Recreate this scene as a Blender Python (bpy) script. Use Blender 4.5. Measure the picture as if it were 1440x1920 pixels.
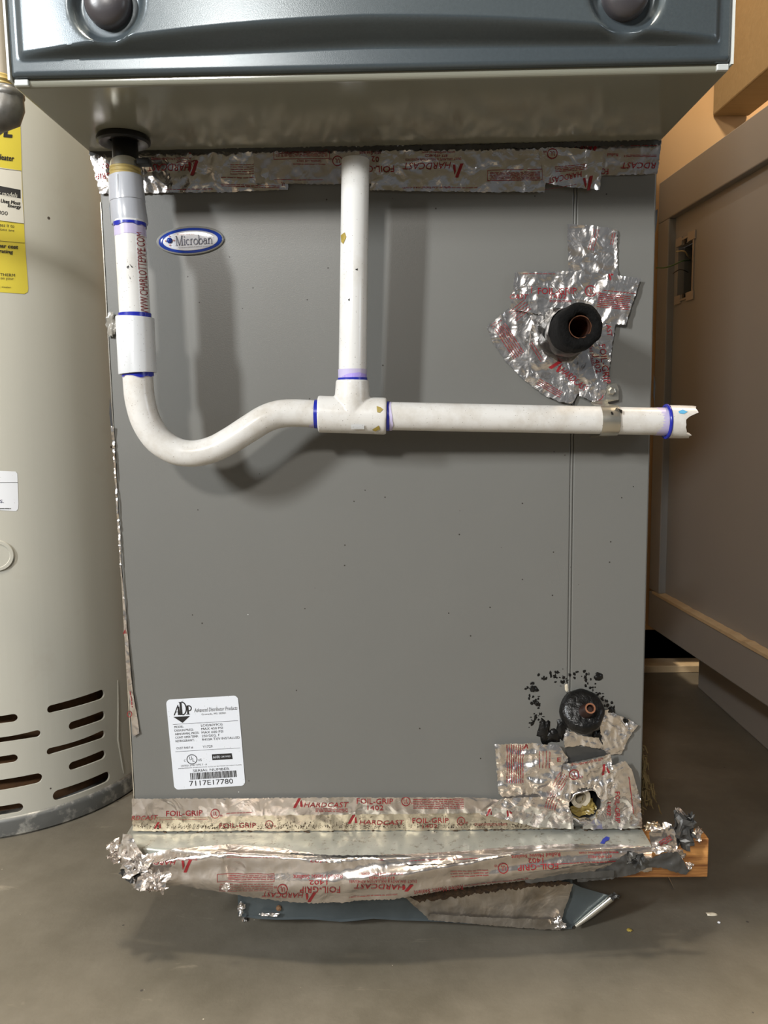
import bpy, bmesh, math, random
import numpy as np
from mathutils import Vector, Matrix, noise

for o in list(bpy.data.objects):
    bpy.data.objects.remove(o)
SC = bpy.context.scene
COL = SC.collection
PI = math.pi

# ------------------------------------------------------------------ camera
CAM = np.array([0.0147, -0.7928, 0.5551])
YAW, PITCH, ROLL, FPX = -0.0160, -0.1211, -0.0153, 1490.46
def _rot():
    cy, sy, cp, sp, cr, sr = (math.cos(YAW), math.sin(YAW), math.cos(PITCH), math.sin(PITCH), math.cos(ROLL), math.sin(ROLL))
    f = np.array([sy*cp, cy*cp, sp]); r = np.array([cy, -sy, 0.0]); u = np.cross(r, f)
    return np.array([cr*r + sr*u, -sr*r + cr*u, f])
ROT = _rot()
cam_data = bpy.data.cameras.new('camera'); cam = bpy.data.objects.new('camera', cam_data); COL.objects.link(cam)
cam_data.sensor_fit = 'HORIZONTAL'; cam_data.sensor_width = 36.0; cam_data.lens = FPX/1440*36.0
cam_data.clip_start = 0.01
cam.matrix_world = Matrix(((ROT[0][0], ROT[1][0], -ROT[2][0], CAM[0]), (ROT[0][1], ROT[1][1], -ROT[2][1], CAM[1]),
                           (ROT[0][2], ROT[1][2], -ROT[2][2], CAM[2]), (0, 0, 0, 1)))
SC.camera = cam

# ------------------------------------------------------------------ world, lights, exposure
world = bpy.data.worlds.new('world'); SC.world = world; world.use_nodes = True
bg = world.node_tree.nodes['Background']; bg.inputs[0].default_value = (0.72, 0.80, 0.90, 1); bg.inputs[1].default_value = 0.10
def area(name, loc, target, sx, sy, power, color):
    d = bpy.data.lights.new(name, 'AREA'); d.shape = 'RECTANGLE'; d.size = sx; d.size_y = sy; d.energy = power; d.color = color
    o = bpy.data.objects.new(name, d); COL.objects.link(o); o.location = loc
    o.rotation_euler = (Vector(target) - Vector(loc)).to_track_quat('-Z', 'Y').to_euler(); return o
area('daylight_side_window', (-1.68, -1.70, 1.52), (0, 0, 0.6), 0.16, 0.42, 76, (0.93, 0.97, 1.0))
area('daylight_door', (-0.80, -2.9, 1.95), (0, 0, 0.6), 0.25, 0.25, 52, (1.0, 0.97, 0.92))
area('ceiling_lamp', (-0.18, -0.43, 2.40), (-0.18, -0.43, 0), 0.30, 0.30, 68, (1.0, 0.89, 0.72))
area('added_door_highlight', (2.90, -1.75, 1.25), (0, -0.2, 0.9), 0.7, 1.0, 16, (0.80, 0.90, 1.0))  # added cool lamp, gives the door's right edge its pale blue highlight
area('bulb_behind', (1.15, 0.35, 2.2), (0.75, 0.87, 1.2), 0.25, 0.25, 40, (1.0, 0.83, 0.62))
SC.view_settings.view_transform = 'Standard'; SC.view_settings.look = 'None'
SC.view_settings.exposure = 0.0; SC.view_settings.gamma = 1.0; SC.view_settings.use_curve_mapping = False

# ------------------------------------------------------------------ helpers: points
def ray(px, py):
    return ROT.T @ np.array([(px-720)/FPX, -(py-960)/FPX, 1.0])
def PY(px, py, y=0.0):           # the point of the vertical plane y that the photograph shows at px, py
    d = ray(px, py); q = CAM + d*((y-CAM[1])/d[1]); return Vector(q)
def PZ(px, py, z):
    d = ray(px, py); q = CAM + d*((z-CAM[2])/d[2]); return Vector(q)
def PCYL(px, py, cx, cy, r):     # upright cylinder, near side
    d = ray(px, py); a = d[0]**2 + d[1]**2; ox, oy = CAM[0]-cx, CAM[1]-cy
    b = ox*d[0] + oy*d[1]; c = ox*ox + oy*oy - r*r; D = max(b*b - a*c, 0.0)
    return Vector(CAM + d*((-b - math.sqrt(D))/a))
WT = math.radians(-4.0); WX, WY = 0.572, 0.437
WDIR = Vector((math.sin(WT), math.cos(WT), 0)); WN = Vector((-math.cos(WT), math.sin(WT), 0))
def PW(px, py, off=0.0):         # plane of the right hand partition; returns (s along it, z)
    d = ray(px, py); o = Vector((WX, WY, 0)) + WN*off; n = WN
    t = n.dot(o - Vector(CAM)) / n.dot(Vector(d)); q = Vector(CAM) + Vector(d)*t
    return (q - Vector((WX, WY, 0))).dot(WDIR), q.z
def W3(s, z, off=0.0):
    q = Vector((WX, WY, 0)) + WDIR*s + WN*off; return Vector((q.x, q.y, z))

# ------------------------------------------------------------------ helpers: materials
def rgb(r, g, b):
    f = lambda c: (c/255/12.92 if c/255 <= 0.04045 else ((c/255+0.055)/1.055)**2.4)
    return (f(r), f(g), f(b), 1.0)
class NT:
    def __init__(s, name):
        s.m = bpy.data.materials.new(name); s.m.use_nodes = True; s.t = s.m.node_tree; s.b = s.t.nodes['Principled BSDF']
        s.tc = s.t.nodes.new('ShaderNodeTexCoord').outputs['Object']
    def n(s, kind, **kw):
        q = s.t.nodes.new(kind)
        for k, v in kw.items():
            if k in q.inputs.keys(): q.inputs[k].default_value = v
            else: setattr(q, k, v)
        return q
    def l(s, a, b): s.t.links.new(a, b)
    def noise(s, scale, detail=4, rough=0.55, dist=0.0, stretch=None):
        q = s.n('ShaderNodeTexNoise'); q.inputs['Scale'].default_value = scale; q.inputs['Detail'].default_value = detail
        q.inputs['Roughness'].default_value = rough; q.inputs['Distortion'].default_value = dist
        if stretch:
            mp = s.n('ShaderNodeMapping'); mp.inputs['Scale'].default_value = stretch; s.l(s.tc, mp.inputs[0]); s.l(mp.outputs[0], q.inputs['Vector'])
        else: s.l(s.tc, q.inputs['Vector'])
        return q.outputs['Fac']
    def ramp(s, fac, a, b, ca=(0, 0, 0, 1), cb=(1, 1, 1, 1)):
        q = s.n('ShaderNodeValToRGB'); e = q.color_ramp.elements; e[0].position = a; e[1].position = b; e[0].color = ca; e[1].color = cb
        s.l(fac, q.inputs[0]); return q.outputs[0]
    def mix(s, fac, a, b):
        q = s.n('ShaderNodeMix', data_type='RGBA')
        for sock, v in ((q.inputs[0], fac), (q.inputs[6], a), (q.inputs[7], b)):
            if isinstance(v, (tuple, float, int)): sock.default_value = v
            else: s.l(v, sock)
        return q.outputs[2]
    def bump(s, h, strength, dist=0.001, prev=None):
        q = s.n('ShaderNodeBump'); q.inputs['Strength'].default_value = strength; q.inputs['Distance'].default_value = dist
        s.l(h, q.inputs['Height'])
        if prev: s.l(prev, q.inputs['Normal'])
        return q.outputs[0]
    def specks(s, scale, size, keep):      # sparse dots: voronoi cells, only some of them carry a dot
        v = s.n('ShaderNodeTexVoronoi'); v.inputs['Scale'].default_value = scale; s.l(s.tc, v.inputs['Vector'])
        a = s.n('ShaderNodeMath', operation='LESS_THAN'); s.l(v.outputs['Distance'], a.inputs[0]); a.inputs[1].default_value = size
        sep = s.n('ShaderNodeSeparateColor'); s.l(v.outputs['Color'], sep.inputs[0])
        c = s.n('ShaderNodeMath', operation='LESS_THAN'); s.l(sep.outputs[0], c.inputs[0]); c.inputs[1].default_value = keep
        mlt = s.n('ShaderNodeMath', operation='MULTIPLY'); s.l(a.outputs[0], mlt.inputs[0]); s.l(c.outputs[0], mlt.inputs[1])
        return mlt.outputs[0]
    def out(s, color=None, rough=None, metal=0.0, normal=None, spec=0.5, **kw):
        b = s.b
        for nm, v in (('Base Color', color), ('Roughness', rough), ('Normal', normal)):
            if v is None: continue
            if isinstance(v, (tuple, float, int)): b.inputs[nm].default_value = v
            else: s.l(v, b.inputs[nm])
        b.inputs['Metallic'].default_value = metal; b.inputs['Specular IOR Level'].default_value = spec
        for k, v in kw.items(): b.inputs[k.replace('_', ' ')].default_value = v
        return s.m
def paint(name, c, rough=0.4, metal=0.0, var=0.06, nscale=6, bscale=350, bstr=0.08, specks=None, spec=0.5, dust=None):
    t = NT(name); d = tuple(x*(1-var*2) for x in c[:3]) + (1,)
    col = t.mix(t.noise(nscale, 5), d, c)
    if dust: col = t.mix(t.ramp(t.noise(dust[0], 6, 0.65), dust[1], dust[2], (0, 0, 0, 1), (dust[4],)*3 + (1,)), col, dust[3])
    if specks:
        for sc, sz, kp, sc_c in specks: col = t.mix(t.specks(sc, sz, kp), col, sc_c)
    return t.out(col, rough, metal, t.bump(t.noise(bscale, 2), bstr, 0.0006), spec)
DARK = (0.012, 0.010, 0.008, 1)
M = {}
def make_materials():
    M['coil'] = paint('coil_grey_paint', (0.150, 0.147, 0.134, 1), 0.38, var=0.05, nscale=9, bscale=900, bstr=0.10, spec=0.5,
                      specks=[(95, 0.075, 0.13, (0.03, 0.025, 0.02, 1)), (60, 0.035, 0.04, (0.5, 0.5, 0.48, 1))], dust=(5, 0.55, 0.8, (0.142, 0.135, 0.12, 1), 0.5))
    M['coil_dark'] = paint('coil_case_metal', (0.10, 0.098, 0.09, 1), 0.45)
    M['casing'] = paint('furnace_beige_paint', (0.225, 0.222, 0.175, 1), 0.17, var=0.04, nscale=5, bscale=60, bstr=0.02)
    M['lipwhite'] = paint('pale_edge_paint', (0.55, 0.57, 0.55, 1), 0.35)
    t = NT('furnace_door_paint')
    M['door'] = t.out(t.mix(t.noise(500, 2), (0.058, 0.072, 0.080, 1), (0.075, 0.092, 0.102, 1)), 0.27, 0.25, t.bump(t.noise(1500, 2), 0.10, 0.0004), 0.5)
    M['knob'] = paint('dark_knob_plastic', (0.055, 0.050, 0.054, 1), 0.34, var=0.1)
    M['black'] = paint('matt_black', (0.012, 0.012, 0.012, 1), 0.6)
    M['rubber'] = paint('black_rubber', (0.009, 0.0085, 0.008, 1), 0.36, spec=0.35)
    t = NT('black_foam'); M['foam'] = t.out(t.mix(t.noise(240, 4), (0.002, 0.002, 0.002, 1), (0.009, 0.0085, 0.008, 1)), 0.85, 0, t.bump(t.noise(260, 5, 0.7), 0.8, 0.003), 0.12)
    t = NT('black_mastic'); M['mastic'] = t.out(t.mix(t.noise(140, 4), (0.0015, 0.0015, 0.0015, 1), (0.008, 0.0075, 0.007, 1)), 0.30, 0, t.bump(t.noise(170, 4), 0.6, 0.002), 0.4)
    pvcs = [(480, 0.14, 0.30, (0.24, 0.21, 0.17, 1)), (230, 0.08, 0.12, (0.10, 0.08, 0.06, 1)), (90, 0.05, 0.10, (0.08, 0.06, 0.05, 1))]
    M['pvc'] = paint('white_pvc', (0.68, 0.67, 0.645, 1), 0.22, var=0.02, specks=pvcs, dust=(26, 0.50, 0.85, (0.44, 0.39, 0.31, 1), 0.55), bstr=0.03)
    M['pvcw'] = paint('white_pvc_fitting', (0.66, 0.67, 0.68, 1), 0.32, var=0.02, specks=[(480, 0.14, 0.38, (0.26, 0.24, 0.22, 1))], bstr=0.03)
    M['pvct'] = paint('dirty_white_pvc', (0.66, 0.64, 0.605, 1), 0.24, var=0.03, specks=pvcs, dust=(40, 0.45, 0.8, (0.36, 0.30, 0.22, 1), 0.6), bstr=0.05)
    M['greypvc'] = paint('grey_pvc', (0.37, 0.38, 0.41, 1), 0.25, var=0.02)
    M['cement'] = paint('blue_cement', (0.018, 0.028, 0.38, 1), 0.25, var=0.2, nscale=80)
    t = NT('purple_primer'); M['primer'] = t.out(t.mix(t.noise(70, 4), (0.40, 0.35, 0.58, 1), (0.55, 0.50, 0.62, 1)), 0.3)
    t = NT('purple_primer_deep'); M['primer2'] = t.out(t.mix(t.noise(90, 4), (0.30, 0.22, 0.66, 1), (0.45, 0.36, 0.75, 1)), 0.3)
    M['brasstape'] = paint('yellow_thread_tape', (0.50, 0.37, 0.12, 1), 0.45, var=0.25, nscale=120)
    t = NT('aluminium_foil')
    b1 = t.bump(t.noise(120, 2, 0.5, 0.8), 0.28, 0.002); b2 = t.bump(t.noise(50, 2, 0.5, 1.5), 0.30, 0.006, b1)
    M['foil'] = t.out(t.mix(t.noise(30, 3), (0.82, 0.77, 0.73, 1), (0.90, 0.86, 0.82, 1)), 0.24, 0.95, b2)
    t = NT('dusty_foil')
    b1 = t.bump(t.noise(110, 2, 0.5, 0.8), 0.12, 0.002); b2 = t.bump(t.noise(38, 2, 0.5, 1.5), 0.25, 0.006, b1)
    M['foil2'] = t.out(t.mix(t.ramp(t.noise(18, 4), 0.45, 0.75), (0.74, 0.68, 0.63, 1), (0.58, 0.52, 0.47, 1)), 0.24, 0.92, b2)
    t = NT('rusty_foil')
    b1 = t.bump(t.noise(110, 3, 0.5, 0.8), 0.2, 0.002)
    M['foilrust'] = t.out(t.mix(t.ramp(t.noise(130, 6, 0.75), 0.56, 0.68), (0.66, 0.57, 0.44, 1), (0.09, 0.05, 0.022, 1)), 0.26, 0.88, b1)
    t = NT('browned_foil')
    b1 = t.bump(t.noise(40, 3, 0.5, 1.2), 0.3, 0.005)
    M['foilbrown'] = t.out(t.mix(t.ramp(t.noise(30, 5, 0.6), 0.40, 0.70), (0.50, 0.45, 0.39, 1), (0.30, 0.25, 0.19, 1)), 0.30, 0.85, b1)
    t = NT('rust_crust')
    M['crust'] = t.out(t.mix(t.ramp(t.noise(160, 6, 0.75), 0.40, 0.65), (0.075, 0.042, 0.018, 1), (0.025, 0.015, 0.008, 1)), 0.8, 0.1, t.bump(t.noise(260, 5), 0.8, 0.003))
    M['foilback'] = paint('grey_tape_back', (0.085, 0.083, 0.078, 1), 0.36, 0.35, var=0.25, nscale=60, bscale=120, bstr=0.3)
    M['smear'] = paint('grey_smear', (0.05, 0.05, 0.05, 1), 0.28, 0.4, var=0.5, nscale=90, bscale=160, bstr=0.6)
    M['red'] = paint('red_print', (0.25, 0.014, 0.018, 1), 0.35, var=0.05)
    t = NT('galvanised_steel')
    M['galv'] = t.out(t.mix(t.ramp(t.noise(150, 7, 0.75), 0.56, 0.70), t.mix(t.noise(20, 4), (0.30, 0.31, 0.275, 1), (0.42, 0.42, 0.37, 1)), (0.12, 0.09, 0.05, 1)), 0.42, 0.45, t.bump(t.noise(60, 4), 0.25, 0.002))
    t = NT('blued_galvanised_steel')
    M['galvblue'] = t.out(t.mix(t.noise(30, 5), (0.075, 0.092, 0.098, 1), (0.13, 0.15, 0.155, 1)), 0.40, 0.6, t.bump(t.noise(40, 4), 0.3, 0.003))
    M['bright'] = paint('bright_metal', (0.80, 0.76, 0.66, 1), 0.22, 0.9, var=0.1)
    M['zinc'] = paint('zinc_strap', (0.66, 0.62, 0.52, 1), 0.27, 0.85, var=0.15, nscale=50, bscale=150, bstr=0.2)
    M['copper'] = paint('copper', (0.62, 0.28, 0.16, 1), 0.3, 0.95, var=0.15, nscale=60)
    M['agedcopper'] = paint('aged_copper', (0.075, 0.035, 0.026, 1), 0.4, 0.6, var=0.3, nscale=90)
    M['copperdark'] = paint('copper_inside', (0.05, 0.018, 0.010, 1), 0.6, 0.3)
    M['jacket'] = paint('heater_jacket_paint', (0.42, 0.41, 0.36, 1), 0.22, var=0.035, nscale=4, bscale=40, bstr=0.035, spec=0.5,
                        specks=[(26, 0.05, 0.16, (0.06, 0.05, 0.04, 1))], dust=(7, 0.58, 0.8, (0.34, 0.30, 0.24, 1), 0.45))
    t = NT('rusty_inner_shell'); M['rust'] = t.out(t.mix(t.noise(40, 6, 0.7), (0.05, 0.03, 0.018, 1), (0.30, 0.15, 0.065, 1)), 0.75, 0.2, t.bump(t.noise(90, 5), 0.4, 0.002))
    M['pan'] = paint('scuffed_pan_metal', (0.20, 0.205, 0.20, 1), 0.42, 0.5, var=0.25, nscale=18, bscale=60, bstr=0.25, dust=(38, 0.50, 0.66, (0.52, 0.51, 0.47, 1), 0.8))
    M['yellow'] = paint('yellow_label', (0.52, 0.43, 0.045, 1), 0.4, var=0.03)
    M['cream'] = paint('cream_label', (0.52, 0.50, 0.44, 1), 0.4, var=0.03)
    M['ink'] = paint('black_ink', (0.014, 0.013, 0.013, 1), 0.5)
    M['greyink'] = paint('grey_ink', (0.10, 0.10, 0.10, 1), 0.5)
    M['white'] = paint('white_label', (0.66, 0.68, 0.72, 1), 0.35, var=0.02, specks=[(320, 0.12, 0.25, (0.40, 0.40, 0.40, 1))])
    M['badgewhite'] = paint('badge_white', (0.72, 0.72, 0.76, 1), 0.18, var=0.02)
    M['badgeblue'] = paint('badge_blue', (0.015, 0.045, 0.30, 1), 0.14, var=0.05)
    M['navy'] = paint('navy_ink', (0.012, 0.015, 0.07, 1), 0.3)
    M['badgered'] = paint('badge_red', (0.55, 0.12, 0.07, 1), 0.3)
    M['lightblue'] = paint('light_blue_print', (0.10, 0.38, 0.62, 1), 0.35)
    M['clear'] = paint('clear_rim', (0.36, 0.36, 0.34, 1), 0.12, 0.3)
    M['panelgrey'] = paint('grey_painted_panel', (0.285, 0.280, 0.272, 1), 0.55, var=0.04, bscale=220, bstr=0.12)
    M['rawedge'] = paint('raw_board_edge', (0.62, 0.48, 0.30, 1), 0.8, var=0.15, nscale=60)
    M['backwall'] = paint('tan_wall_paint', (0.62, 0.375, 0.17, 1), 0.7, var=0.05, nscale=4, bscale=160, bstr=0.2)
    M['shellwall'] = paint('garage_wall_paint', (0.22, 0.18, 0.13, 1), 0.8)
    M['ceil'] = paint('garage_ceiling_paint', (0.20, 0.175, 0.14, 1), 0.9)
    t = NT('timber')
    g = t.noise(14, 6, 0.6, 0.8, (0.35, 6, 6))
    M['timber'] = t.out(t.mix(g, (0.20, 0.135, 0.058, 1), (0.28, 0.20, 0.098, 1)), 0.7, 0, t.bump(g, 0.25, 0.002))
    M['beam'] = M['timber']
    t = NT('orange_pine')
    g = t.ramp(t.noise(11, 5, 0.65, 1.0, (0.5, 9, 9)), 0.38, 0.66)
    M['pine'] = t.out(t.mix(g, (0.20, 0.072, 0.018, 1), (0.62, 0.30, 0.09, 1)), 0.6, 0, t.bump(g, 0.3, 0.002))
    t = NT('concrete_floor')
    c = t.mix(t.ramp(t.noise(1.6, 6, 0.6), 0.3, 0.75), (0.080, 0.071, 0.054, 1), (0.138, 0.124, 0.096, 1))
    c = t.mix(t.ramp(t.noise(9, 8, 0.7), 0.40, 0.75, (0, 0, 0, 1), (0.6, 0.6, 0.6, 1)), c, (0.175, 0.158, 0.128, 1))
    c = t.mix(t.ramp(t.noise(30, 5, 0.65, 0.5, (0.25, 1, 1)), 0.64, 0.72, (0, 0, 0, 1), (0.5, 0.5, 0.5, 1)), c, (0.27, 0.235, 0.18, 1))
    c = t.mix(t.specks(45, 0.035, 0.16), c, (0.36, 0.33, 0.27, 1)); c = t.mix(t.specks(38, 0.06, 0.14), c, (0.05, 0.045, 0.04, 1))
    M['floor'] = t.out(c, t.ramp(t.noise(5, 6), 0.3, 0.8, (0.42, 0.42, 0.42, 1), (0.62, 0.62, 0.62, 1)), 0, t.bump(t.noise(40, 8, 0.7), 0.18, 0.003), 0.35)
    M['greywash'] = paint('electrical_box_grey', (0.16, 0.17, 0.18, 1), 0.5)
    M['ear'] = paint('box_ear_metal', (0.44, 0.40, 0.36, 1), 0.45, 0.3)
    M['green'] = paint('green_wire', (0.045, 0.13, 0.045, 1), 0.4)
    M['barewire'] = paint('tan_wire', (0.50, 0.40, 0.22, 1), 0.4, 0.3)
    M['darkwire'] = paint('dark_wire', (0.04, 0.035, 0.03, 1), 0.5)
    t = NT('fibre_insulation'); M['fibre'] = t.out(t.mix(t.noise(160, 6, 0.7, 0, (3, 1, 1)), (0.05, 0.032, 0.012, 1), (0.33, 0.24, 0.11, 1)), 0.95, 0, t.bump(t.noise(200, 6, 0.8), 1.0, 0.004), 0.1)
    M['elbow'] = paint('dull_malleable_iron', (0.25, 0.24, 0.22, 1), 0.42, 0.4, var=0.42, nscale=55, bscale=120, bstr=0.5)
    M['palepipe'] = paint('pale_pipe', (0.50, 0.45, 0.38, 1), 0.4, var=0.1)
    M['sealant'] = paint('pale_sealant', (0.33, 0.31, 0.27, 1), 0.18, var=0.2, nscale=60)
    M['yellowgunk'] = paint('yellow_resin', (0.36, 0.26, 0.07, 1), 0.2, var=0.4, nscale=70, bscale=130, bstr=0.9)
    M['creamtube'] = paint('cream_tube', (0.62, 0.55, 0.42, 1), 0.4, var=0.1, nscale=60)
    M['stain'] = paint('yellow_stain', (0.42, 0.31, 0.06, 1), 0.5, var=0.25, nscale=90)
    M['bluemark'] = paint('blue_marker', (0.02, 0.035, 0.30, 1), 0.4)
make_materials()

# ------------------------------------------------------------------ helpers: objects and meshes
def thing(name, label, cat, loc, group=None):
    o = bpy.data.objects.new(name, None); COL.objects.link(o); o.location = loc; o.empty_display_size = 0.05
    o['label'] = label; o['category'] = cat
    if group: o['group'] = group
    bpy.context.view_layer.update(); return o
def wloc(o):
    v = Vector(o.location); p = o.parent
    while p: v += Vector(p.location); p = p.parent
    return v
def link(name, me, m, parent=None, label=None, smooth=None):
    me.materials.clear()
    for q in (m if isinstance(m, list) else [m]): me.materials.append(q)
    n = len(me.vertices)
    co = np.empty(n*3); me.vertices.foreach_get('co', co); co = co.reshape(-1, 3)
    c = (co.min(0) + co.max(0))/2; co -= c; me.vertices.foreach_set('co', co.ravel()); me.update()
    o = bpy.data.objects.new(name, me); COL.objects.link(o)
    loc = Vector(c)
    if parent: o.parent = parent; loc = loc - wloc(parent)
    o.location = loc
    if label: o['label'] = label
    if smooth is not None:
        me.shade_smooth()
        if smooth < 179: me.set_sharp_from_angle(angle=math.radians(smooth))
    return o
def tag(o, label, cat, group=None):
    o['label'] = label; o['category'] = cat
    if group: o['group'] = group
    return o
def struct(o, label=None):
    o['kind'] = 'structure'
    if label: o['label'] = label
    return o
def mesh(verts, faces):
    me = bpy.data.meshes.new('m'); me.from_pydata([tuple(v) for v in verts], [], faces); me.update(); return me
def from_bm(bm):
    me = bpy.data.meshes.new('m'); bm.to_mesh(me); bm.free(); me.update(); return me
class MB:
    def __init__(s): s.v = []; s.f = []
    def add(s, vs, fs):
        k = len(s.v); s.v += [Vector(v) for v in vs]; s.f += [tuple(i+k for i in f) for f in fs]; return s
    def box(s, a, b):
        x0, y0, z0 = a; x1, y1, z1 = b
        return s.add([(x0, y0, z0), (x1, y0, z0), (x1, y1, z0), (x0, y1, z0), (x0, y0, z1), (x1, y0, z1), (x1, y1, z1), (x0, y1, z1)],
                     [(0, 3, 2, 1), (4, 5, 6, 7), (0, 1, 5, 4), (1, 2, 6, 5), (2, 3, 7, 6), (3, 0, 4, 7)])
    def hexa(s, q): # 8 points: bottom ring then top ring
        return s.add(q, [(0, 3, 2, 1), (4, 5, 6, 7), (0, 1, 5, 4), (1, 2, 6, 5), (2, 3, 7, 6), (3, 0, 4, 7)])
    def tube(s, pts, radii, n=20, cap=True):
        pts = [Vector(p) for p in pts]
        if isinstance(radii, (int, float)): radii = [radii]*len(pts)
        rings = []; t = (pts[1]-pts[0]).normalized(); u = t.orthogonal().normalized()
        for i, p in enumerate(pts):
            t = ((pts[min(i+1, len(pts)-1)] - p).normalized() + (p - pts[max(i-1, 0)]).normalized()).normalized() if 0 < i < len(pts)-1 else (pts[min(i+1, len(pts)-1)] - pts[max(i-1, 0)]).normalized()
            u = (u - t*u.dot(t)).normalized(); w = t.cross(u)
            rings.append([p + (u*math.cos(a) + w*math.sin(a))*radii[i] for a in (2*PI*k/n for k in range(n))])
        vs = [v for r in rings for v in r]; fs = []
        for i in range(len(pts)-1):
            for k in range(n):
                fs.append((i*n+k, i*n+(k+1) % n, (i+1)*n+(k+1) % n, (i+1)*n+k))
        if cap: fs.append(tuple(range(n-1, -1, -1))); fs.append(tuple((len(pts)-1)*n+k for k in range(n)))
        return s.add(vs, fs)
    def lathe(s, o, axis, prof, n=32, close=False, jit=0.0, seed=0.0): # prof: (t along axis, radius)
        o = Vector(o); ax = Vector(axis).normalized(); u = ax.orthogonal().normalized(); w = ax.cross(u); vs = []; fs = []
        for t, r in prof:
            for k in range(n):
                a = 2*PI*k/n; d = u*math.cos(a) + w*math.sin(a)
                rr = r + (jit*noise.noise(Vector((math.cos(a)*2.2 + seed, math.sin(a)*2.2, t*60 + seed))) if jit and r > 0 else 0)
                vs.append(o + ax*t + d*rr)
        m = len(prof)
        for i in range(m - (0 if close else 1)):
            for k in range(n):
                j = (i+1) % m
                fs.append((i*n+k, i*n+(k+1) % n, j*n+(k+1) % n, j*n+k))
        return s.add(vs, fs)
    def build(s, name, m, parent=None, label=None, smooth=None, bevel=0.0, seg=2):
        me = mesh(s.v, s.f)
        bm = bmesh.new(); bm.from_mesh(me); bmesh.ops.remove_doubles(bm, verts=bm.verts, dist=1e-6)
        bmesh.ops.recalc_face_normals(bm, faces=bm.faces)
        if bevel: bmesh.ops.bevel(bm, geom=[e for e in bm.edges if len(e.link_faces) == 2 and e.calc_face_angle(0) > 0.6], offset=bevel, segments=seg, profile=0.5, affect='EDGES')
        bm.to_mesh(me); bm.free(); me.update()
        return link(name, me, m, parent, label, smooth)
def evaluated(o):
    dg = bpy.context.evaluated_depsgraph_get(); dg.update()
    return bpy.data.meshes.new_from_object(o.evaluated_get(dg))
def apply_mods(o):
    bpy.context.view_layer.update(); me = evaluated(o); o.modifiers.clear(); o.data = me; return o
def cut(o, cutter_mb):
    me = mesh(cutter_mb.v, cutter_mb.f); bm = bmesh.new(); bm.from_mesh(me); bmesh.ops.recalc_face_normals(bm, faces=bm.faces); bm.to_mesh(me); bm.free()
    c = bpy.data.objects.new('cutter', me); COL.objects.link(c)
    md = o.modifiers.new('b', 'BOOLEAN'); md.operation = 'DIFFERENCE'; md.solver = 'EXACT'; md.object = c
    apply_mods(o); bpy.data.objects.remove(c); return o

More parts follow.
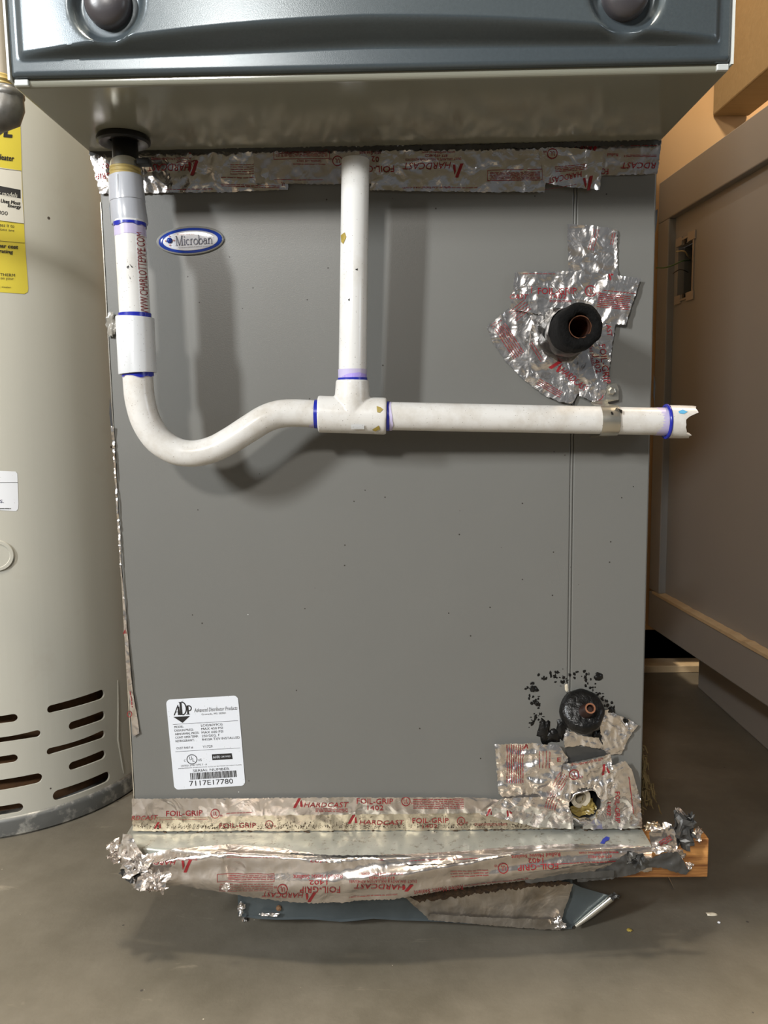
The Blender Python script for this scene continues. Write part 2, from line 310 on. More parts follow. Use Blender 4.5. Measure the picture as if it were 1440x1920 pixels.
# ---- flat print: shapes laid out in photograph millimetres/pixels of a surface, then mapped onto it
_txt = {}
def glyphs(s):
    if s not in _txt:
        cu = bpy.data.curves.new('t', 'FONT'); cu.body = s; cu.resolution_u = 2; ob = bpy.data.objects.new('t', cu); COL.objects.link(ob)
        bpy.context.view_layer.update()
        me = evaluated(ob); vs = np.array([v.co[:2] for v in me.vertices]); fs = [tuple(p.vertices) for p in me.polygons]
        bpy.data.objects.remove(ob); bpy.data.curves.remove(cu); bpy.data.meshes.remove(me)
        lo, hi = vs.min(0), vs.max(0); vs = (vs - (lo+hi)/2)/np.maximum(hi-lo, 1e-6)
        _txt[s] = (vs, fs)
    return _txt[s]
class Flat:
    def __init__(s): s.v = []; s.f = []
    def poly(s, pts):
        k = len(s.v); s.v += [tuple(p) for p in pts]; s.f.append(tuple(range(k, k+len(pts)))); return s
    def stroke(s, pts, w, close=False):
        pts = [np.array(p, float) for p in pts]; n = len(pts)
        for i in range(n if close else n-1):
            a, b = pts[i], pts[(i+1) % n]; d = b - a; L = np.hypot(*d)
            if L < 1e-6: continue
            nn = np.array([-d[1], d[0]])/L*w/2; e = d/L*w*0.25
            s.poly([a-e+nn, b+e+nn, b+e-nn, a-e-nn])
        return s
    def ring(s, cx, cy, rx, ry, w, a0=0, a1=360, n=24, rot=0):
        cr, sr = math.cos(math.radians(rot)), math.sin(math.radians(rot)); P = []
        for k in range(n+1):
            a = math.radians(a0 + (a1-a0)*k/n)
            q = [((rx+dw)*math.cos(a), (ry+dw)*math.sin(a)) for dw in (w/2, -w/2)]
            P.append([(cx + x*cr - y*sr, cy + x*sr + y*cr) for x, y in q])
        for k in range(n): s.poly([P[k][0], P[k+1][0], P[k+1][1], P[k][1]])
        return s
    def disc(s, cx, cy, rx, ry=None, n=24, rot=0):
        ry = ry or rx; cr, sr = math.cos(math.radians(rot)), math.sin(math.radians(rot))
        return s.poly([(cx + rx*math.cos(a)*cr - ry*math.sin(a)*sr, cy + rx*math.cos(a)*sr + ry*math.sin(a)*cr) for a in (2*PI*k/n for k in range(n))])
    def text(s, body, cx, cy, w, h, rot=0, shear=0.0, vshear=0.0):
        vs, fs = glyphs(body); k = len(s.v); r = math.radians(rot); c, q = math.cos(r), math.sin(r)
        for x, y in vs:
            X = x*w + y*h*shear; Y = -y*h + x*w*vshear
            s.v.append((cx + X*c + Y*q, cy - X*q + Y*c))
        s.f += [tuple(i+k for i in f) for f in fs]; return s
    def hash(s, cx, cy, w, h, n, rot=0, seed=1, t=1.0):   # illegibly small print, as broken thin rules
        rnd = random.Random(seed); r = math.radians(rot); c, q = math.cos(r), math.sin(r)
        for i in range(n):
            y = -h/2 + h*(i+0.5)/n; x = -w/2
            while x < w/2:
                L = min(rnd.uniform(3, 11), w/2 - x)
                s.stroke([(cx + x*c + y*q, cy - x*q + y*c), (cx + (x+L)*c + y*q, cy - (x+L)*q + y*c)], t); x += L + rnd.uniform(1.2, 2.4)
        return s
    def mark(s, cx, cy, w, h, rot=0):       # two slanting bars, a short one and a long one
        r = math.radians(rot); c, q = math.cos(r), math.sin(r)
        T = lambda x, y: (cx + x*w*c + y*h*q, cy - x*w*q + y*h*c)
        s.poly([T(0.02, -0.5), T(0.32, -0.5), T(-0.20, 0.5), T(-0.5, 0.5)])
        return s.poly([T(0.22, -0.02), T(0.38, -0.30), T(0.5, 0.42), T(0.26, 0.42)])
    def ul(s, cx, cy, r, rot=0):
        s.ring(cx, cy, r, r, r*0.16, n=20); s.text('UL', cx, cy, r*0.95, r*0.95, rot)
        return s.text('us', cx + (1.5*r if rot == 0 else -1.5*r), cy + (r*.4 if rot == 0 else -r*.4), r*0.6, r*0.4, rot)
    def build(s, name, mapper, m, parent=None, label=None, maxlen=5.0, thick=0.0):
        bm = bmesh.new(); vs = [bm.verts.new((x, y, 0)) for x, y in s.v]
        for f in s.f:
            try: bm.faces.new([vs[i] for i in f])
            except ValueError: pass
        for _ in range(3):
            es = [e for e in bm.edges if e.calc_length() > maxlen]
            if not es: break
            bmesh.ops.triangulate(bm, faces=[f for f in bm.faces if len(f.verts) > 4])
            es = [e for e in bm.edges if e.calc_length() > maxlen]
            bmesh.ops.subdivide_edges(bm, edges=es, cuts=1)
        bmesh.ops.triangulate(bm, faces=[f for f in bm.faces if len(f.verts) > 4])
        for v in bm.verts: v.co = mapper(v.co.x, v.co.y)
        o = link(name, from_bm(bm), m, parent, label)
        if any(w in name for w in ('print', 'lettering', 'fleck')): o['kind'] = 'stuff'
        return o

# ---- crinkled foil: a strip between two outlines on a base surface, with real creases
def resample(P, n):
    P = np.array(P, float); d = np.r_[0, np.cumsum(np.hypot(*np.diff(P, axis=0).T))]; t = np.linspace(0, d[-1], n)
    return np.c_[np.interp(t, d, P[:, 0]), np.interp(t, d, P[:, 1])]
def crinkle(px, py, seed, amp, size=46.0):
    x, y = px/size, py/size
    w = noise.noise(Vector((x*0.7, y*0.7, seed + 9.1)))*0.9
    n1 = abs(noise.noise(Vector((x + w, y - w*0.6, seed)))); n2 = abs(noise.noise(Vector((x*2.4 - w, y*2.0, seed + 3.3)))); n3 = noise.noise(Vector((x*6.0, y*6.0, seed + 7.7)))
    return amp*max(0.02, 0.78 - 1.6*n1 + 0.40 - 0.80*n2 + 0.05*n3)
def foil_strip(name, top, bot, base, m, parent, seed, amp=0.0012, step=3.2, jag=0.9, holes=(), lift=0.0004, label=None, ndir=(0, -1, 0), size=46.0):
    L = max(np.hypot(*np.diff(np.array(top, float), axis=0).T).sum(), np.hypot(*np.diff(np.array(bot, float), axis=0).T).sum())
    nu = max(4, int(L/step)); A = resample(top, nu); B = resample(bot, nu); nv = max(3, int(np.hypot(*(A-B).T).max()/step)); nd = Vector(ndir)
    rnd = random.Random(int(seed*100)); grid = np.empty((nv, nu, 2))
    for j in range(nv): grid[j] = A + (B-A)*j/(nv-1)
    for i in range(nu):
        grid[0, i, 1] += rnd.uniform(-jag, jag); grid[-1, i, 1] += rnd.uniform(-jag, jag)
    for j in range(nv):
        grid[j, 0, 0] += rnd.uniform(-jag, jag); grid[j, -1, 0] += rnd.uniform(-jag, jag)
    vs = []; 
    for j in range(nv):
        for i in range(nu):
            x, y = grid[j, i]; vs.append(base(x, y) + nd*(lift + crinkle(x, y, seed, amp, size)))
    fs = []
    for j in range(nv-1):
        for i in range(nu-1):
            c = grid[j:j+2, i:i+2].reshape(4, 2).mean(0)
            if any(((c[0]-hx)/rx)**2 + ((c[1]-hy)/ry)**2 < 1 for hx, hy, rx, ry in holes): continue
            fs.append((j*nu+i, (j+1)*nu+i, (j+1)*nu+i+1, j*nu+i+1))
    me = mesh(vs, fs); bm = bmesh.new(); bm.from_mesh(me)
    bmesh.ops.delete(bm, geom=[v for v in bm.verts if not v.link_faces], context='VERTS'); bm.to_mesh(me); bm.free()
    return link(name, me, m, parent, label, smooth=180)
def foil_mapper(base, seed, amp, lift=0.0004, eps=0.0006, ndir=(0, -1, 0), size=46.0):
    nd = Vector(ndir); return lambda x, y: base(x, y) + nd*(lift + eps + crinkle(x, y, seed, amp, size))
def crumple(name, c, ext, m, parent, seed, amp=0.012, n=16, label=None, flat=False):
    """A wad or torn flap of foil: a sheet bent hard by noise."""
    c = Vector(c); ux, uz = Vector(ext[0]), Vector(ext[1]); vs = []; fs = []
    rnd = random.Random(int(seed*77))
    for j in range(n):
        for i in range(n):
            u, v = i/(n-1)-0.5, j/(n-1)-0.5
            edge = 1 + 0.35*noise.noise(Vector((math.atan2(v, u)*1.7, seed, 0)))
            p = c + ux*u*edge + uz*v*edge
            q = Vector((u*3.1 + seed, v*3.1, seed*1.7))
            d = noise.noise_vector(q)*1.1 + noise.noise_vector(q*2.1)*0.45
            vs.append(p + Vector((d.x*0.5, d.y, d.z*0.5))*amp)
    for j in range(n-1):
        for i in range(n-1):
            u, v = (i+.5)/(n-1)-0.5, (j+.5)/(n-1)-0.5
            if u*u + v*v > 0.235 + 0.05*noise.noise(Vector((u*9, v*9, seed))): continue
            fs.append((j*n+i, j*n+i+1, (j+1)*n+i+1, (j+1)*n+i))
    me = mesh(vs, fs); bm = bmesh.new(); bm.from_mesh(me)
    bmesh.ops.delete(bm, geom=[v for v in bm.verts if not v.link_faces], context='VERTS'); bm.to_mesh(me); bm.free()
    return link(name, me, m, parent, label, smooth=180 if not flat else None)

# ================================================================== THE SETTING
ZB, HT = 0.1224, 0.8082          # coil cabinet bottom and top
YB = 0.862                       # back wall
def quad_grid(a, b, c, d, n=1):
    return mesh([a, b, c, d], [(0, 1, 2, 3)])
MB().box((-1.75, -3.6, -0.05), (3.0, 1.6, 0.0)).build('floor', M['floor'], label='bare brown-grey concrete garage floor').__setitem__('kind', 'structure')
# back wall with a low dark opening at its foot on the right
bw = MB()
bw.box((-1.75, YB, 0.0), (0.36, YB+0.09, 2.5)); bw.box((0.36, YB, 0.094), (0.92, YB+0.09, 2.5)); bw.box((0.92, YB, 0.0), (3.0, YB+0.09, 2.5))
wb = struct(bw.build('wall_back', M['backwall']), 'tan painted back wall behind the furnace')
struct(MB().box((0.37, YB-0.004, 0.0), (0.91, YB+0.05, 0.016)).build('trim_1', M['rawedge'], bevel=0.002), 'pale wooden sill strip at the foot of the back wall')
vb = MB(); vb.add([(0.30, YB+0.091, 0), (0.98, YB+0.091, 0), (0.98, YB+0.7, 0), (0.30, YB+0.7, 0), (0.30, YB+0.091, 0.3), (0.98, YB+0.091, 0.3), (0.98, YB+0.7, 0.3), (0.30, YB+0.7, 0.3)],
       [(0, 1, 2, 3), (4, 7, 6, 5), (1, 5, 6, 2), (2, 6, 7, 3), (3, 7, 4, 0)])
me = mesh(vb.v, vb.f); struct(link('void_box', me, M['black']), 'black void box added behind the low opening in the back wall to keep it dark')  # closed black box added to block light, so the opening stays black
struct(MB().box((-1.80, -3.6, 0), (-1.75, 1.6, 2.5)).build('wall_left', M['shellwall']), 'garage side wall out of view on the left')
struct(MB().box((3.0, -3.6, 0), (3.05, 1.6, 2.5)).build('wall_far_right', M['shellwall']), 'garage side wall out of view on the right')
struct(MB().box((-1.8, -3.6, 2.5), (3.05, 1.6, 2.55)).build('ceiling', M['ceil']), 'garage ceiling out of view')

# right hand partition: proud bands round a sunk panel, raised on a block
part = bpy.data.objects.new('wall_right', None); COL.objects.link(part); part.location = W3(0.1, 0); part['kind'] = 'structure'; part['label'] = 'grey painted low partition with a sunk panel on the right'
bpy.context.view_layer.update()
def wbox(s0, s1, z0, z1, o0, o1): # o0 = face towards the room, o1 = back (negative offset)
    return MB().hexa([W3(s0, z0, o0), W3(s1, z0, o0), W3(s1, z0, o1), W3(s0, z0, o1), W3(s0, z1, o0), W3(s1, z1, o0), W3(s1, z1, o1), W3(s0, z1, o1)])
sT, zT = PW(1244.7, 339.8); _, zT2 = PW(1403, 220.6); zr = [PW(1244.7, 413.5), PW(1440, 299)]; zw = [PW(1218, 1098), PW(1440, 1236.7)]; zl = [PW(1213, 1163), PW(1440, 1338)]
zTop = (zT+zT2)/2; zRec = (zr[0][1]+zr[1][1])/2; zRaw = (zw[0][1]+zw[1][1])/2; zLow = (zl[0][1]+zl[1][1])/2
sFar = YB - WY - 0.006; sNear = -0.35
sBand = PW(1246, 700)[0]
IN = -0.014
wbox(sNear, sFar, zRec, zTop, 0, -0.09).build('upper_band', M['panelgrey'], part, bevel=0.002)
wbox(sBand, sFar, zRaw, zRec, 0, -0.09).build('side_band', M['panelgrey'], part, bevel=0.002)
wbox(sNear, sFar, zLow, zRaw-0.004, 0, -0.09).build('lower_band', M['panelgrey'], part, bevel=0.002)
nb = 90; vs = []
for i in range(nb+1):
    s_ = sNear + (sBand+0.03-sNear)*i/nb; j = 0.0025*noise.noise(Vector((s_*40, 1, 0)))
    vs += [W3(s_, zRaw-0.006, 0.0015+j*0.4), W3(s_, zRaw-0.0005+j, 0.0015+j*0.4), W3(s_, zRaw+0.001+j, IN)]
link('raw_edge', mesh(vs, [q for i in range(nb) for q in ((3*i, 3*i+1, 3*i+4, 3*i+3), (3*i+1, 3*i+2, 3*i+5, 3*i+4))]), M['rawedge'], part, 'torn unpainted board edge')
# sunk panel with a hole for the electrical box
h0 = PW(1271, 505, IN); h1 = PW(1299, 500, IN); hz0 = PW(1285, 550, IN)[1]; hz1 = PW(1285, 457, IN)[1]
hs0, hs1 = h1[0], h0[0]
pn = MB()
for (a, b, c, d) in ((sNear, hs0, zRaw, zRec), (hs1, sBand, zRaw, zRec), (hs0, hs1, zRaw, hz0), (hs0, hs1, hz1, zRec)):
    q = wbox(a, b, c, d, IN, IN-0.012); pn.add(q.v, q.f)
pn.build('sunk_panel', M['panelgrey'], part)
t_bl = MB().hexa([Vector((0.617, -0.35, 0)), Vector((0.70, -0.35, 0)), Vector((0.70, 0.765, 0)), Vector((0.617, 0.765, 0)), Vector((0.617, -0.35, zLow)), Vector((0.70, -0.35, zLow)), Vector((0.70, 0.765, zLow)), Vector((0.617, 0.765, zLow))])
t_bl.build('support_block', M['panelgrey'], part, bevel=0.003)

# electrical box in the sunk panel
eb = thing('electrical_box', 'open metal electrical box with loose wires in grey panel', 'electrical box', W3((hs0+hs1)/2, hz0, IN))
bx = MB()
d0, d1 = IN-0.0121, IN-0.052
a_, b_, c_, e_ = hs0+0.001, hs1-0.001, hz0+0.001, hz1-0.001
ring0 = [W3(a_, c_, d0), W3(b_, c_, d0), W3(b_, e_, d0), W3(a_, e_, d0)]; ring1 = [W3(a_, c_, d1), W3(b_, c_, d1), W3(b_, e_, d1), W3(a_, e_, d1)]
bx.add(ring0 + ring1, [(0, 1, 5, 4), (1, 2, 6, 5), (2, 3, 7, 6), (3, 0, 4, 7), (4, 5, 6, 7)])
bx.build('box_shell', M['greywash'], eb)
for zc, sg in ((hz1, 1), (hz0, -1)):
    ear = MB(); sm = (hs0+hs1)/2; w = (hs1-hs0)
    def eb_box(s0, s1, z0, z1): q = wbox(s0, s1, min(z0, z1), max(z0, z1), IN+0.003, IN+0.0002); ear.add(q.v, q.f)
    eb_box(hs0-w*.16, hs0+w*.30, zc-sg*.0, zc+sg*.016); eb_box(hs1-w*.30, hs1+w*.10, zc, zc+sg*.016)
    eb_box(hs0+w*.30, hs1-w*.30, zc+sg*.008, zc+sg*.012)
    ear.build('mounting_ear', M['ear'], eb, bevel=0.0006)
    q = MB().tube([W3(sm, zc+sg*.004, IN-0.004), W3(sm, zc+sg*.004, IN+0.003)], 0.0045, 12); q.build('box_screw', M['darkwire'], eb)
for sd in (hs0-0.0045,):
    q = wbox(sd-0.002, sd+0.0035, hz0-0.01, hz1+0.014, IN+0.0022, IN+0.0002); q.build('side_flange', M['ear'], eb)
def wirepts(pxs, offs): # wire points by photograph position and offset from the panel
    return [W3(*PW(x, y, o), o) for (x, y), o in zip(pxs, offs)]
def smooth_path(P, n=6):
    P = [Vector(p) for p in P]; out = []
    for i in range(len(P)-1):
        p0, p1, p2, p3 = P[max(i-1, 0)], P[i], P[i+1], P[min(i+2, len(P)-1)]
        for k in range(n):
            t = k/n; out.append(0.5*((2*p1) + (p2-p0)*t + (2*p0-5*p1+4*p2-p3)*t*t + (3*p1-p0-3*p2+p3)*t**3))
    return out + [P[-1]]
MB().tube(smooth_path(wirepts([(1297, 488), (1281, 489), (1262, 497), (1246, 502), (1231, 502)], [-0.05, 0.005, 0.02, 0.028, 0.034])), 0.0012, 8).build('green_wire', M['green'], eb, 'green insulated wire', smooth=60)
MB().tube(smooth_path(wirepts([(1298, 488), (1290, 480), (1283, 471), (1268, 472)], [-0.05, -0.015, 0.0, 0.012])), 0.0013, 8).build('bare_wire', M['barewire'], eb, 'tan bare wire', smooth=60)
MB().tube(smooth_path(wirepts([(1294, 513), (1283, 507), (1273, 506), (1262, 513)], [-0.05, -0.01, 0.006, 0.012])), 0.0009, 8).build('dark_wire', M['darkwire'], eb, 'thin dark wire', smooth=60)

# timber beam above the partition
p0 = PY(1336, 218, YB-0.002); p1 = PY(1404, 218, YB-0.002)
bm_d = Vector((math.sin(math.radians(-2)), math.cos(math.radians(-2)), 0))*0.72
bl = MB().hexa([p0-bm_d, p1-bm_d, p1, p0, p0-bm_d+Vector((0, 0, .235)), p1-bm_d+Vector((0, 0, .235)), p1+Vector((0, 0, .235)), p0+Vector((-.001, 0, .235))])
tb = bl.build('timber_beam', M['timber'], bevel=0.003)
tag(tb, 'tan wooden beam running out from the back wall at upper right', 'beam')

# ================================================================== FURNACE
FX0, FX1, FY = -0.2749, 0.2701, -0.1535
fur = thing('furnace', 'furnace cabinet with beige underside and dark grey stamped door', 'furnace', (0, 0.1, HT))
MB().box((FX0, FY, HT), (FX1, 0.40, 1.62)).build('casing', M['casing'], fur, bevel=0.0035, seg=5)
# door: flat border, bulging stamped field that dies out towards both lower corners, dished knob recesses
DZ0, DZ1, DX0, DX1, DY = 0.8140, 1.50, FX0+0.0020, FX1-0.0014, FY-0.0055
kn = [PY(200, 3, DY-0.012), PY(1174, -13, DY-0.012)]
def door_y(x, z):
    u = (x - (-0.003))/0.2625
    b = 0.0
    zc = 0.8245 + 0.004*min(1, max(0, 1-abs(u)))
    if abs(u) < 1:
        A = 0.0185*(1-abs(u)**2.2)**0.75
        w = min(1, max(0, (z - zc)/(0.0035 + 0.011*(1-u*u))))
        b = A*(w*w*(3-2*w)) + 0.0022*min(1, max(0, (1-abs(u))/0.012))*min(1, max(0, (z-zc)/0.006))
    for k in kn:
        r = math.hypot(x-k.x, z-k.z)
        if r < 0.0300:
            t = min(1, max(0, (0.0300-r)/0.008)); b = b*(1-t*t*(3-2*t)) + (b-0.0075)*(t*t*(3-2*t))
    return DY - b
xs = sorted(set(list(np.linspace(DX0, DX1, 260)))); zs = list(DZ0 + np.r_[0, 0.0008, 0.002, np.linspace(0.004, 0.034, 30), np.linspace(0.036, 0.10, 50), np.linspace(0.104, DZ1-DZ0, 30)])
vs = []; nx = len(xs)
for j, z in enumerate(zs):
    for x in xs:
        y = door_y(x, z)
        ed = max(0, 0.0026-(z-DZ0))/0.0026; ex = max(0, 0.0020-min(x-DX0, DX1-x))/0.0020
        vs.append((x, y + 0.0026*ed*ed + 0.002*ex*ex, z))
fs = [(j*nx+i, j*nx+i+1, (j+1)*nx+i+1, (j+1)*nx+i) for j in range(len(zs)-1) for i in range(nx-1)]
k0 = len(vs); vs += [(x, FY+0.0005, DZ0) for x in xs]; fs += [(i+1, i, k0+i, k0+i+1) for i in range(nx-1)]
for col in (0, nx-1):
    k1 = len(vs); vs += [(xs[col], FY+0.0005, z) for z in zs]
    fs += [(j*nx+col, (j+1)*nx+col, k1+j+1, k1+j) for j in range(len(zs)-1)]
link('furnace_door', mesh(vs, fs), M['door'], fur, 'dark blue-grey stamped steel door', smooth=40)
for s_, x in ((-1, FX0), (1, FX1)):
    MB().box((x-0.0012 if s_ < 0 else x-0.0006, FY-0.0045, HT+0.004), (x+0.0006 if s_ < 0 else x+0.0012, FY+0.01, 1.50)).build('door_flange', M['lipwhite'], fur, 'pale painted edge strip')
for s_, (xa, xb) in ((-1, (FX0+0.002, FX0+0.013)), (1, (FX1-0.010, FX1-0.001))):
    MB().box((xa, FY-0.0018, HT+0.0008), (xb, FY+0.002, HT+0.0056)).build('corner_tab', M['lipwhite'], fur, 'pale bent corner tab', bevel=0.0008)
for k, mk in zip(kn, ('tick', 'chevron')):
    yk = door_y(k.x, k.z)
    yk0 = DY + 0.0
    kb = MB().lathe((k.x, yk, k.z), (0, -1, 0), [(0, 0), (0, 0.0172), (0.005, 0.0172), (0.008, 0.0163), (0.0110, 0.0135), (0.0129, 0.009), (0.0138, 0.0035), (0.0139, 0)], 40)
    ko = kb.build('latch_knob', M['knob'], fur, 'dark round latch knob', smooth=50)
    f = Flat()
    if mk == 'tick': f.poly([(0.0035, -0.0085), (0.0085, -0.0055), (0.0075, -0.0085), (0.0055, -0.0105)])
    else: f.stroke([(-0.0012, -0.0075), (0.001, -0.0118)], 0.0008).stroke([(0.001, -0.0118), (0.0036, -0.0080)], 0.0008)
    f.build('knob_mark', lambda x, z: Vector((k.x+x, yk-0.0139-0.0004+(x*x+z*z)*24, k.z+z)), M['black' if mk == 'tick' else 'zinc'], ko, maxlen=0.004)

# ================================================================== COIL CABINET
CX0, CX1 = -0.2666, 0.2666
coil = thing('coil_cabinet', 'grey evaporator coil cabinet patched with foil tape under the furnace', 'coil cabinet', (0, 0.2, ZB))
case = MB().box((CX0, 0.0016, ZB), (CX1, 0.40, HT-0.0006)).build('case_shell', M['coil'], coil)
seam = [PY(1077, 360).x, PY(1069, 1260).x]; sx = (seam[0]+seam[1])/2
p1_ = MB().box((CX0+0.0008, 0.0, ZB+0.0012), (sx-0.0017, 0.004, HT-0.002)).build('access_panel', M['coil'], coil, bevel=0.0009, seg=2)
p2_ = MB().box((sx+0.0017, 0.0, ZB+0.0012), (CX1-0.0008, 0.004, HT-0.002)).build('corner_panel', M['coil'], coil, bevel=0.0009, seg=2)
MB().tube([(sx, 0.0012, ZB+0.02), (sx, 0.0012, HT-0.03)], 0.0013, 8).build('seam_rib', M['coil'], coil, 'thin bent seam between the panels', smooth=60)
drain_c = PY(1096, 1507)
hole = MB().lathe((drain_c.x, -0.02, drain_c.z), (0, 1, 0), [(0, 0), (0, 0.0172), (0.075, 0.0172), (0.075, 0)], 32)
for o in (case, p1_, p2_):
    cut(o, hole)
MB().box((CX0-0.0004, -0.0004, ZB+0.02), (CX0+0.0006, 0.012, HT-0.045)).build('cut_edge', M['bright'], coil, 'bright cut metal edge')

# --- foil tape on the cabinet front
front = lambda x, y: PY(x, y, -0.0006)
def lay(y0): return lambda x, y: PY(x, y, -y0)
TAPE = []
def tape(top, bot, off, seed, amp=0.0013, m='foil', prints=None, holes=(), step=3.2, jag=0.9, size=46.0, name='foil_tape', parent=None, label=None, base=None):
    b = base or lay(off); par = parent or coil
    o = foil_strip(name, top, bot, b, M[m], par, seed, amp, step, jag, holes, label=label, size=size)
    if prints:
        f = Flat(); prints(f); f.build('tape_print', foil_mapper(b, seed, amp, size=size), M['red'], o, 'dark red printed lettering')
    return o
def pr_top1(f):
    f.text('GRIP', 195, 331, 30, 11, 181).text('1402', 204, 312, 26, 9, 181)
    f.text('HARDCAST', 317, 315, 78, 13, 181, .25).mark(364, 317, 20, 26, 181)
    f.text('DUCT SEALANTS & INSULATION ADHESIVES', 322, 299, 74, 4, 181).hash(352, 304, 40, 5, 2, 181, 3).mark(360, 286, 12, 8, 180)
    f.hash(455, 318, 44, 22, 5, 180, 4, .8).hash(446, 334, 60, 4, 1, 180, 5).hash(355, 356, 90, 4, 1, 181, 6)
    f.hash(470, 350, 110, 6, 2, 178, 7, .9).text('UL', 531, 347, 7, 8, 180)
def pr_top2(f):
    f.stroke([(514, 283), (618, 282), (618, 298), (514, 300)], .8, True).hash(566, 290, 96, 10, 4, 180, 8, .8)
    f.text('GENERAL USE ONLY', 580, 303, 46, 4, 180).hash(580, 309, 60, 4, 1, 180, 9, .8).ul(633, 303, 9, 180)
    f.text('FOIL-GRIP', 702, 318, 68, 12, 181).text('1402', 710, 299, 26, 10, 181).text('Rolled Mastic Sealant', 712, 288, 76, 6, 181).hash(560, 338, 90, 4, 1, 180, 10, .9)
def pr_top3(f):
    f.text('HARDCAST', 800, 312, 88, 12, 181, .25).mark(859, 321, 20, 26, 181).text('DUCT SEALANTS & INSULATION ADHESIVES', 812, 300, 104, 4.5, 181)
    f.text('877-495-4822', 818, 293, 42, 4.5, 181).text('www.carlislehvac.com', 822, 287, 62, 4.5, 181).text('FOIL', 722, 318, 34, 12, 181)
    f.stroke([(914, 320), (1016, 318), (1016, 338), (914, 340)], .8, True).hash(965, 330, 94, 15, 6, 181, 11, .9).text('www.carlislehvac.com', 800, 353, 90, 4, 181).hash(865, 353, 60, 3, 1, 181, 12, .8)
def pr_top4(f):
    f.ul(1035, 289, 9, 180).text('HARDCAST', 1058, 334, 64, 11, 192, .25).mark(1103, 345, 20, 26, 190).hash(1070, 316, 60, 12, 4, 186, 13, .9).hash(1050, 352, 60, 4, 1, 190, 14, .8)
def pr_top5(f):
    f.text('HARDCAST', 1079, 275, 60, 11, 181, .25).mark(1113, 279, 20, 20, 181).text('1402', 1128, 262, 24, 6, 181)
    f.text('RDCAST', 1196, 311, 64, 11, 180, .25).text('FO', 1133, 322, 14, 11, 180).text('Rolled', 1148, 291, 20, 6, 180).hash(1200, 293, 60, 5, 2, 180, 15, .8).hash(1190, 274, 80, 4, 1, 180, 16, .8)
tape([(1040, 274), (1140, 268), (1240, 264)], [(1050, 344), (1126, 330), (1232, 327)], .0008, 5.1, .0012, 'foil2', pr_top5)
tape([(168, 288), (260, 287), (400, 283), (545, 281)], [(188, 364), (270, 363), (420, 361), (540, 357)], .0010, 1.2, .0024, 'foil', pr_top1, size=40)
tape([(474, 272), (600, 272), (760, 273)], [(480, 345), (560, 345), (620, 346), (760, 344)], .0022, 2.3, .0018, 'foil2', pr_top2)
tape([(716, 284), (860, 280), (1035, 279)], [(692, 357), (800, 360), (1020, 361)], .0030, 3.4, .0018, 'foil', pr_top3, size=40)
tape([(1008, 276), (1080, 279), (1130, 286)], [(1020, 344), (1070, 352), (1124, 357)], .0042, 4.6, .0020, 'foil', pr_top4, size=38)
# folded-over upper edge of the tape under the furnace
tape([(170, 282), (400, 279), (640, 275), (900, 271), (1238, 263)], [(170, 291), (400, 287), (640, 283), (900, 281), (1238, 272)], .0046, 6.6, .0012, 'foilback', None, jag=2.2, label='dark curled upper tape edge')
# suction line patch
def pr_p2(f):
    f.text('FOIL-GRIP', 1044, 546, 72, 12, 0).text('1402', 1047, 556, 30, 9, 2).hash(1050, 565, 40, 5, 2, 0, 21, .8).text('CAST', 972, 557, 34, 9, 0, .25).ul(1107, 546, 10)
    f.hash(1150, 566, 60, 28, 8, -6, 22, 1.1).hash(975, 582, 36, 26, 5, 40, 23, .9).mark(1143, 519, 14, 8, 60).hash(1010, 514, 60, 4, 1, 0, 24, .8).hash(1160, 548, 60, 4, 1, -6, 25).stroke([(996, 538), (996, 550)], 1.4)
def pr_p3(f):
    f.mark(1044, 684, 20, 26, -35).text('HARDCAST', 1076, 712, 60, 13, -40, .25).hash(955, 640, 66, 26, 6, -57, 26, 1.1).hash(1030, 728, 50, 14, 4, -30, 27, .9).ul(1120, 741, 9, 30)
    f.hash(930, 606, 22, 10, 2, 40, 28, .9).hash(1005, 660, 40, 10, 2, -57, 29, .9)
def pr_p4(f):
    f.text('FOIL-GRIP', 1133, 683, 74, 12, -82).text('1402', 1120, 684, 32, 10, -82).text('Rolled Mastic', 1109, 662, 50, 7, -82).text('AST', 1141, 620, 22, 9, -82)
HS = ((1052, 621, 37, 40),)
tape([(1063, 421), (1110, 424), (1156, 431)], [(1066, 520), (1110, 519), (1158, 521)], .0008, 7.2, .0019, 'foil', lambda f: f.hash(1112, 450, 40, 14, 3, 75, 31, .8).hash(1148, 448, 22, 8, 2, 80, 32, .9), size=44)
tape([(955, 577), (912, 613), (922, 640), (948, 678), (985, 715)], [(1010, 566), (1030, 610), (1040, 650), (1058, 700), (1082, 738)], .0010, 8.4, .0019, 'foil', None, holes=HS, size=44)
tape([(1000, 575), (1060, 560), (1150, 585)], [(985, 714), (1020, 741), (1050, 754), (1072, 757), (1083, 738), (1100, 748), (1114, 754), (1132, 749)], .0022, 8.9, .0020, 'foil', pr_p3, holes=HS, size=46)
tape([(1080, 590), (1120, 598), (1153, 608)], [(1086, 742), (1105, 751), (1133, 749)], .0036, 9.5, .0018, 'foil', pr_p4, holes=HS, size=46)
tape([(965, 511), (1065, 509), (1120, 512), (1201, 523)], [(957, 580), (1010, 590), (1080, 603), (1172, 609)], .0044, 10.3, .0021, 'foil', pr_p2, holes=HS, size=44)
